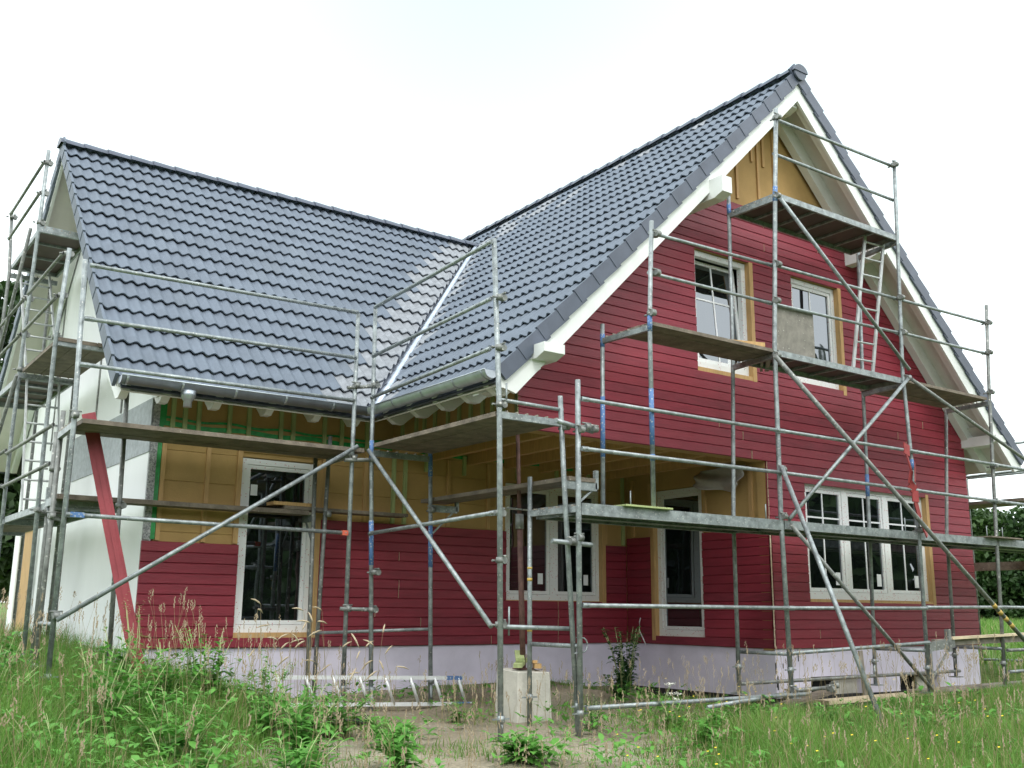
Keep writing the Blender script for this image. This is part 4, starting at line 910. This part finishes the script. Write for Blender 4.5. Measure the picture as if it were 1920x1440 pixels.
def field(n, u0, u1, a0, a1, dens):
    """random points in the wedge seen by the camera (distance u, sideways ratio a) kept with probability dens"""
    uu = np.sqrt(rng.uniform(u0*u0, u1*u1, n)); aa = rng.uniform(a0, a1, n); vv = uu*aa
    x = CAM[0]+uu*math.sin(YAW)+vv*math.cos(YAW); y = CAM[1]+uu*math.cos(YAW)-vv*math.sin(YAW)
    keep = np.array([dens(a, b, c, d) > r for a, b, c, d, r in zip(x, y, uu, aa, rng.uniform(0, 1, n))])
    inside = (((x+1.62)**2+(y+2.78)**2 < .09) | ((np.abs(y-1.0) < .45) & (x > -6.2) & (x < -3.7))) & (rng.uniform(0,1,len(x)) < .75) | ((x > -.35) & (x < XR+.2) & (y > -.85) & (y < 0) & (rng.uniform(0,1,len(x)) < .85)) | ((x > -.05) & (x < XR) & (y > -.05)) | ((x > XL-.02) & (y > Y1-.05) & (x < 5)) | ((x > -4.25) & (x < -3.65) & (y > -.35) & (y < .3))
    keep &= ~inside
    return x[keep], y[keep], uu[keep], aa[keep]
def nz(x, y, s, o=0): return noise.noise(Vector((x*s, y*s, o)))
def bare(x, y, u, a):
    b = smooth(-.27,-.17,a+.05*nz(x,y,.9))*smooth(.20,.10,a+.06*nz(x,y,.8,4))*smooth(6.4,7.6,u+.6*nz(x,y,.7,2))
    return b
def dg(x, y, u, a):
    b = bare(x, y, u, a); p = .5+1.3*nz(x, y, 1.1, 9)
    return (1-b)+b*max(0, min(1, p-.30))*.45
x, y, u, a = field(170000, 5.0, 15, -.66, .66, dg)
z = np.array([gz(p, q)-.02 for p, q in zip(x, y)])
hh = np.array([ (.16+.27*smooth(-.20,-.40,k)+.16*smooth(.12,.3,k)) *(1+.5*nz(p,q,.8,5)) for p, q, k in zip(x, y, a)])*(1-.45*np.clip((a-.12)*12,0,1)*np.clip((u-9.3)/1.2,0,1))*rng.uniform(.5, 1.35, len(x))*np.clip(.75+.25*(u-5)/4, .7, 1)
bb = np.array([bare(*t) for t in zip(x, y, u, a)]); hh *= 1-.45*bb
V, F = blades(x, y, z, hh, rng.uniform(.004, .011, len(x)), .55)
n = len(x); pm = rng.uniform(0,1,n); mi = np.tile(np.where(pm < .10, 1, 0), 3)
bulk('grass', V, F, [GRASS, GRASSD], mi, 'long uneven meadow grass growing across the foreground', 'grass')
# farther grass on the meadow to the right and left
x, y, u, a = field(60000, 15, 46, -.60, .60, lambda x, y, u, a: 1 if (a > .36 or a < -.44) else 0)
z = np.array([gz(p, q)-.02 for p, q in zip(x, y)])
V, F = blades(x, y, z, rng.uniform(.15, .45, len(x)), rng.uniform(.012, .035, len(x)), .5)
bulk('meadow_grass', V, F, [GRASS, GRASSD], np.tile(np.where(rng.uniform(0,1,len(x)) < .06, 1, 0), 3), 'sunlit meadow grass between the house and the hedge', 'grass')
# seed heads: thin stalks with small spikes
def heads(n, dens, hmul, lab, mats, ah=(-.6,.6), u0=5.6, u1=12.5):
    x, y, u, a = field(n, u0, u1, ah[0], ah[1], dens); z = np.array([gz(p, q) for p, q in zip(x, y)])
    k = len(x); h = hmul*rng.uniform(.6, 1.25, k)*(.36+.34*np.array([smooth(-.1,-.3,t)+.5*smooth(.1,.3,t) for t in a])); lx = rng.uniform(-.22,.22,k)*h; ly = rng.uniform(-.22,.22,k)*h
    VV = []; FF = []; MI = []; o = 0
    def rib(P, Q, w0, w1, mi):
        nonlocal o
        for d in ((1,0),(0,1)):
            VV.extend([(P[0]-d[0]*w0,P[1]-d[1]*w0,P[2]),(P[0]+d[0]*w0,P[1]+d[1]*w0,P[2]),(Q[0]+d[0]*w1,Q[1]+d[1]*w1,Q[2]),(Q[0]-d[0]*w1,Q[1]-d[1]*w1,Q[2])]); FF.append((o,o+1,o+2,o+3)); MI.append(mi); o += 4
    for i in range(k):
        b = (x[i],y[i],z[i]); t1 = (x[i]+lx[i]*.5,y[i]+ly[i]*.5,z[i]+h[i]*.7); t2 = (x[i]+lx[i],y[i]+ly[i],z[i]+h[i])
        rib(b,t1,.0016,.0014,0); rib(t1,t2,.0014,.001,0)
        L = random.uniform(.05,.13); typ = random.random()
        for j in range(7 if typ < .6 else 14):
            f = j/(7 if typ < .6 else 14); c = tuple(t2[q]+(t2[q]-t1[q])*0*f for q in range(3)); s = math.sin(PI*(f*.85+.1))*(.007 if typ < .6 else .018)
            cc = (t2[0]+lx[i]*.3*f*L+random.uniform(-s,s), t2[1]+ly[i]*.3*f*L+random.uniform(-s,s), t2[2]+f*L)
            r = .006 if typ < .6 else .005
            rib((cc[0],cc[1],cc[2]-r*1.4),(cc[0]+random.uniform(-r,r),cc[1],cc[2]+r*1.6),r*.9,r*.3,1)
    bulk('seed_heads', VV, FF, mats, MI, lab, 'grass')
heads(1900, lambda x, y, u, a: .25+.75*max(0, nz(x, y, .8, 21)+.35), 1.15, 'pale brown grass seed heads standing above the foreground grass', [GRASSD, mat('seed_husk', (.34,.26,.17), .9, col2=(.5,.42,.30), scale=30)])
# tall seed stalks in front of the tall window
def leaf(VV, FF, p, d, L, w, droop=.3):
    d = Vector(d).normalized(); s = d.cross(Vector((0,0,1)));
    if s.length < .05: s = Vector((1,0,0))
    s.normalize(); n = s.cross(d); o = len(VV); P = Vector(p)
    for t, ww, b in ((0,.06,0),(.3,.9,.02),(.65,.75,-.10*droop*2),(1,.03,-.38*droop*2)):
        c = P+d*L*t+Vector((0,0,1))*L*b
        VV += [tuple(c-s*w*ww/2+Vector((0,0,.05*w*ww))), tuple(c), tuple(c+s*w*ww/2+Vector((0,0,.05*w*ww)))]
    for i in range(3):
        for j in range(2): a = o+i*3+j; FF.append((a, a+1, a+4, a+3))
def plant(name, x, y, h, stems, nl, L, w, mt, label, cat, group=None, spread=.25, tip=None, droop=.3, z0=None):
    zb = gz(x, y) if z0 is None else z0; t = thing(name, (x, y, zb), label, cat, group); VV = []; FF = []; m = MB(); tips = []
    for s in range(stems):
        a = random.uniform(0, 6.28); r = random.uniform(.1, 1)*spread; hs = h*random.uniform(.65, 1.05); bx, by = x+math.cos(a)*r*.35, y+math.sin(a)*r*.35
        pts = [(bx+math.cos(a)*r*t_*t_+random.uniform(-.01,.01), by+math.sin(a)*r*t_*t_+random.uniform(-.01,.01), zb-.03+hs*t_) for t_ in (0,.35,.7,1)]
        m.tube(pts, [.006,.005,.004,.002], 5); tips.append(pts[-1])
        for k in range(nl):
            f = random.uniform(.05, 1)**.8; i = min(2, int(f*3)); p = at2(pts[i], pts[i+1], f*3-i); b = random.uniform(0, 6.28); sz = (1-.55*f)*random.uniform(.7,1.2)
            leaf(VV, FF, p, (math.cos(b), math.sin(b), random.uniform(-.1,.7)), L*sz, w*sz, droop)
    m.build('stem', GREENW if tip != 'y' else WEED, t)
    bulk('foliage', VV, FF, mt, None, '', '', None, t)
    if tip:
        for p in tips:
            m = MB()
            for _ in range(26 if tip == 'w' else 12):
                rr = .022; q = (p[0]+random.gauss(0, rr), p[1]+random.gauss(0, rr), p[2]+random.gauss(0,.008 if tip == 'w' else .03)); a = .010
                m.add([(q[0]-a,q[1],q[2]),(q[0],q[1]-a,q[2]+.003),(q[0]+a,q[1],q[2]),(q[0],q[1]+a,q[2]+.004)], [(0,1,2,3)])
            m.build('flower_head', PETAL if tip == 'w' else GRASSD, t)
    return t
WSPOT = [('broad weed in front of the left scaffold feet', -8.25,-.35,.78), ('tall clump just left of the red board foot', -7.75,.9,.85), ('broad weed behind the left corner post foot', -8.6,1.9,.8), ('tall clump at the right of the red board foot', -6.95,.75,.72),
 ('clump between the red board and the tall seed stalks', -6.7,-.6,.58), ('clump nearest to the viewer at the left', -8.2,-2.3,.5), ('second clump nearest to the viewer at the left', -7.5,-2.3,.42), ('tallest broad weed clump in the left foreground', -7.9,-1.2,.62), ('leafy clump between the left scaffold corner and the red leaning board', -7.5,.35,.72), ('leafy clump at the very left edge of the picture', -8.9,.7,.7),
 ('leafy clump at the foot of the low red boards', -6.45,-.15,.5), ('low leafy clump at the left of the tall seed stalks', -6.9,-1.2,.42), ('leafy clump in the bottom left corner', -8.7,-1.2,.5), ('leafy clump behind the bottom left corner', -9.1,-.3,.55),
 ('low clump at the left end of the ladder', -6.35,.75,.38), ('bright clump below the left half of the ladder', -6.0,-.9,.3), ('rough clump left of the middle of the bottom edge', -6.35,-1.75,.42), ('rough clump in front of the left end of the ladder', -6.1,-.1,.44), ('weed at the middle of the bottom edge', -5.3,-1.9,.26), ('clump at the right of the mound, below the mast', -3.6,-2.3,.3), ('leafy clump below the right end of the ground tube', -1.6,-3.0,.32), ('leafy clump in the bottom right corner', -.6,-3.5,.36)]
for i_, (lab, px, py, h) in enumerate(WSPOT):
    plant('dock_weed', px, py, h, 11, 16, random.uniform(.18,.27), random.uniform(.07,.10), WEED, lab, 'weed', spread=.32)
plant('dock_weed', -7.00, .90, .80, 12, 20, .17, .055, WEED, 'tall leafy weed at the foot of the red leaning board, densest of the left weeds', 'weed', spread=.26)
plant('dock_weed', -6.55, .55, .66, 10, 18, .16, .055, WEED, 'leafy weed right of the red leaning board, below the low red boards', 'weed', spread=.24)
plant('nettle_weed', -7.62, .95, .98, 5, 14, .12, .03, WEED, 'slender drooping weed standing in front of the white wall', 'weed', spread=.14, tip='d')
plant('dock_weed', -7.85, .1, .55, 9, 16, .20, .08, WEED, 'broad-leaved weed at the far left below the scaffold corner', 'weed', spread=.3)
plant('dock_weed', -7.0, -.55, .42, 8, 14, .22, .09, WEED, 'broad-leaved weed in the left foreground, lowest in the picture', 'weed', spread=.3)
plant('porch_shrub', -1.62, 1.0, .85, 16, 34, .15, .08, WEED2, 'dark bushy shrub in the inner corner of the porch', 'shrub', spread=.26)
plant('porch_shrub', -1.95, .75, .45, 14, 20, .15, .08, WEED2, 'lower spreading part of the growth left of the porch corner shrub', 'shrub', spread=.32)
plant('small_weed', -3.42, .35, .35, 3, 10, .07, .03, WEED2, 'thin weed at the right of the concrete block', 'weed', spread=.14)
plant('dock_weed', -5.05, 1.95, .42, 3, 14, .12, .05, WEED, 'small weed behind the ladder in front of the plinth', 'weed', spread=.12)
plant('dock_weed', -4.55, .25, .26, 6, 12, .14, .05, WEED, 'low leafy tuft at the left of the concrete block', 'weed', spread=.2)
plant('dock_weed', -5.55, -.1, .22, 8, 12, .13, .06, WEED, 'low weed patch on the gravel below the ladder', 'weed', spread=.34)
plant('dock_weed', -3.72, -.85, .34, 8, 14, .11, .05, WEED2, 'dark low weed between the two porch scaffold posts', 'weed', spread=.24)
plant('dock_weed', -3.1, -1.35, .34, 8, 14, .14, .06, WEED, 'leafy weed below the white flowers', 'weed', spread=.26)
plant('yarrow', -3.0, -1.05, .42, 5, 8, .06, .015, WEED, 'weed with flat white flower heads in front of the porch corner', 'flower', spread=.20, tip='w')
plant('dock_weed', -2.0, -2.2, .34, 7, 12, .15, .07, WEED, 'broad-leaved weed in the grass left of the raker foot', 'weed', spread=.26)
# low ground-cover leaves
VV = []; FF = []
xs, ys, us, as_ = field(9000, 5.5, 12.8, -.6, .58, lambda x, y, u, a: max(0, .15+1.1*nz(x, y, 1.1, 33)) + .5*smooth(-.2,-.4,a))
for px, py, aa in zip(xs, ys, as_):
    zb = gz(px, py); hgt = random.uniform(.03, .26)*(1.35 if aa < -.22 else .8)
    for _ in range(3):
        b = random.uniform(0, 6.28); L = random.uniform(.05,.13); leaf(VV, FF, (px+random.uniform(-.05,.05), py+random.uniform(-.05,.05), zb+hgt), (math.cos(b), math.sin(b), random.uniform(-.1,.9)), L, L*random.uniform(.3,.55))
bulk('ground_cover', VV, FF, WEED, None, 'low broad leaves scattered among the grass and gravel', 'ground cover')
# tall rye-like stalks before the tall window
m = MB()
for i in range(34):
    px = random.uniform(-6.9,-5.6); py = random.uniform(-.6,.6); h = random.uniform(.55,1.15); zb = gz(px,py); lx = random.uniform(-.16,.16)
    pts = [(px+lx*t*t, py, zb+h*t) for t in (0,.4,.8,1)]; m.tube(pts, [.0022,.002,.0016,.001], 4, 0)
    a = Vector(pts[-1]); dr = Vector((random.uniform(-1,1), random.uniform(-.3,.3), random.uniform(-.3,1))).normalized()
    m.tube([a, a+dr*.03, a+dr*.08+Vector((0,0,-.008)), a+dr*.13+Vector((0,0,-.03))], [.002,.008,.008,.002], 6, 1)
o = m.build('tall_seed_stalks', [GRASSD, MATS['seed_husk']], kind='stuff'); o['label'] = 'tall pale seed stalks standing before the tall dark window'; o['category'] = 'grass'
# yellow flowers
m = MB()
xs, ys, us, as_ = field(260, 6.5, 11.5, .1, .55, lambda *k: .3)
for px, py in zip(xs, ys):
    q = (px, py, gz(px, py)+random.uniform(.2,.42)); a = .011
    m.add([(q[0]-a,q[1],q[2]),(q[0],q[1]-a,q[2]+.003),(q[0]+a,q[1],q[2]+.006),(q[0],q[1]+a,q[2]+.004)], [(0,1,2,3)])
o = m.build('yellow_flowers', YPET, kind='stuff'); o['label'] = 'tiny yellow buttercups dotted in the grass at the right'; o['category'] = 'flowers'

# trees and hedge
def crown(cs, n, size, flat=.0):
    """leaf quads scattered in clumps; cs = list of (centre, radius)"""
    tot = sum(r**2 for _, r in cs); V = []; 
    for c, r in cs:
        k = int(n*r*r/tot); d = rng.normal(size=(k,3)); d /= np.linalg.norm(d, axis=1)[:,None]; rad = r*(rng.uniform(.35,1,k)**.5)*(1+.18*np.sin(d[:,0]*5+c[0])*np.cos(d[:,2]*6+c[1]))
        p = np.array(c)+d*rad[:,None]; a = rng.normal(size=(k,3)); a /= np.linalg.norm(a, axis=1)[:,None]; b = np.cross(a, rng.normal(size=(k,3))); b /= np.linalg.norm(b, axis=1)[:,None]; s = size*rng.uniform(.6,1.3,k)[:,None]
        V.append(np.stack([p-a*s, p-b*s*.6, p+a*s, p+b*s*.6], 1))
    V = np.concatenate(V).reshape(-1,3); F = np.arange(len(V)).reshape(-1,4); return V, F
def W(u, v): return CAM[0]+u*math.sin(YAW)+v*math.cos(YAW), CAM[1]+u*math.cos(YAW)-v*math.sin(YAW)
cs = []
for i in range(46):
    v = 16.5+i*.42; X, Y = W(44+random.uniform(-.8,.8), v); zb = gz(X, Y)
    for lv in range(5): cs.append(((X+random.uniform(-.3,.3), Y+random.uniform(-.3,.3), zb+.4+lv*.92+random.uniform(-.2,.2)), random.uniform(.7,1.0)))
V, F = crown(cs, 100000, .13); bulk('hedge', V, F, HEDGE, None, 'tall dark green hedge beyond the meadow at the right', 'hedge', None)
def tree(u, v, h, r, label, n=14000, size=.16, mt=TREEL):
    X, Y = W(u, v); zb = gz(X, Y); t = thing('tree', (X, Y, zb), label, 'tree', 'trees beyond the left gable')
    m = MB(); m.tube([(X,Y,zb-.1),(X+.1,Y,zb+h*.3),(X,Y+.1,zb+h*.6),(X,Y,zb+h*.85)], [.2,.15,.1,.03], 9)
    cs = []
    for i in range(20):
        a = random.uniform(0,6.28); f = random.uniform(.12,1); rr = r*math.sin(PI*min(.97,f*.8+.15))*random.uniform(.3,.9); c = (X+math.cos(a)*rr, Y+math.sin(a)*rr, zb+h*f); cs.append((c, r*random.uniform(.25,.48)))
        if i < 8: m.tube([(X,Y,zb+h*f*.7), c], [.06,.015], 6)
    m.build('trunk', BARK, t); V, F = crown(cs, n, size); bulk('crown', V, F, mt, None, '', '', None, t)
tree(30, -15.6, 9.4, 2.6, 'dark tree at the left edge, nearest to the gable scaffold, reaching above the decks')
tree(34, -19.5, 10.5, 3.0, 'dark tree farther left, only glimpsed behind the scaffold posts')
tree(26, -13.9, 4.6, 2.2, 'low bushy tree behind the foot of the left gable scaffold', n=12000)
# dark belt of trees on the far side of the plot, behind the viewpoint: it is what the lower panes reflect
cs = []
for i in range(60):
    a = math.radians(92+212*i/59); R_ = 27+random.uniform(-2,2); X, Y = CAM[0]+R_*math.sin(a), CAM[1]+R_*math.cos(a); zb = gz(X, Y)
    for lv in range(5): cs.append(((X+random.uniform(-.8,.8), Y+random.uniform(-.8,.8), zb+.8+lv*1.6), random.uniform(1.4,2.2)))
V, F = crown(cs, 90000, .48); o = bulk('tree_belt', V, F, TREEL, None, 'wooded belt across the plot, behind the viewpoint', 'trees')

# ------------------------------------------------------------------ light and camera
w = bpy.data.worlds.new('World'); SC.world = w; w.use_nodes = True; N = w.node_tree.nodes; L = w.node_tree.links
EL, ROT = math.radians(52), math.radians(205)
sky = N.new('ShaderNodeTexSky'); sky.sky_type = 'NISHITA'; sky.sun_disc = False; sky.sun_elevation = EL; sky.sun_rotation = ROT
bg = N['Background']; bg.inputs['Strength'].default_value = .13
tc = N.new('ShaderNodeTexCoord'); sp = N.new('ShaderNodeSeparateXYZ'); L.new(tc.outputs['Generated'], sp.inputs[0])
vd = N.new('ShaderNodeVectorMath'); vd.operation = 'DISTANCE'; vd.inputs[1].default_value = (.43,.66,.62); L.new(tc.outputs['Generated'], vd.inputs[0])
nn = N.new('ShaderNodeTexNoise'); nn.inputs['Scale'].default_value = 1.6; nn.inputs['Detail'].default_value = 3; nn.inputs['Roughness'].default_value = .4; L.new(tc.outputs['Generated'], nn.inputs['Vector'])
rr = N.new('ShaderNodeValToRGB'); rr.color_ramp.elements[0].position = .40; rr.color_ramp.elements[1].position = .60; rr.color_ramp.elements[0].color = (8.6,9.2,9.3,1); rr.color_ramp.elements[1].color = (9.6,9.8,9.7,1)
L.new(nn.outputs['Fac'], rr.inputs['Fac'])
mx = N.new('ShaderNodeMix'); mx.data_type = 'RGBA'; mx.inputs[0].default_value = .93; L.new(sky.outputs[0], mx.inputs[6]); L.new(rr.outputs[0], mx.inputs[7]); thin = N.new('ShaderNodeMapRange'); thin.interpolation_type = 'SMOOTHSTEP'; thin.inputs[1].default_value = .0; thin.inputs[2].default_value = 1.05; thin.inputs[3].default_value = .9; thin.inputs[4].default_value = 0; L.new(vd.outputs['Value'], thin.inputs[0])
m3 = N.new('ShaderNodeMix'); m3.data_type = 'RGBA'; L.new(thin.outputs[0], m3.inputs[0]); L.new(mx.outputs[2], m3.inputs[6]); m3.inputs[7].default_value = (2.5,3.5,3.65,1); L.new(m3.outputs[2], bg.inputs['Color'])
sd = bpy.data.lights.new('Sun', 'SUN'); sd.energy = .7; sd.angle = math.radians(14); sd.color = (1,.97,.92); so = bpy.data.objects.new('Sun', sd); COL.objects.link(so)
# direction: sky rotation measured from +Y toward +X
dirv = Vector((math.sin(ROT)*math.cos(EL), math.cos(ROT)*math.cos(EL), math.sin(EL))); so.rotation_euler = dirv.to_track_quat('Z', 'Y').to_euler(); so.location = (0,0,20)
cd = bpy.data.cameras.new('Camera'); co = bpy.data.objects.new('Camera', cd); COL.objects.link(co); SC.camera = co
cd.sensor_width = 36; cd.lens = 1922.53/1920*36; cd.clip_end = 2000; cd.clip_start = .05
yaw, pitch, roll = YAW, .2178, .0088
f = Vector((math.sin(yaw)*math.cos(pitch), math.cos(yaw)*math.cos(pitch), math.sin(pitch))); r = Vector((math.cos(yaw), -math.sin(yaw), 0)); u_ = r.cross(f)
r2 = r*math.cos(roll)+u_*math.sin(roll); u2 = -r*math.sin(roll)+u_*math.cos(roll)
from mathutils import Matrix
M = Matrix((r2, u2, -f)).transposed().to_4x4(); M.translation = Vector(CAM); co.matrix_world = M
SC.render.engine = 'CYCLES'; SC.view_settings.view_transform = 'Standard'; SC.view_settings.look = 'None'; SC.view_settings.exposure = 1.08; SC.view_settings.gamma = 1
GR = {'dock_weed': 'leafy weeds in front of the house', 'wood_offcut': 'timber offcuts left on the site', 'short_board': 'short boards left on the scaffold', 'scaffold_plank': 'loose planks on the scaffold brackets', 'site_board': 'boards lying at the foot of the gable', 'scaffold': 'scaffolds round the house'}
for o in bpy.data.objects:
    if '_o' in o: del o['_o']
    k = o.name.split('.')[0]
    if o.parent is None and k in GR: o['group'] = GR[k]
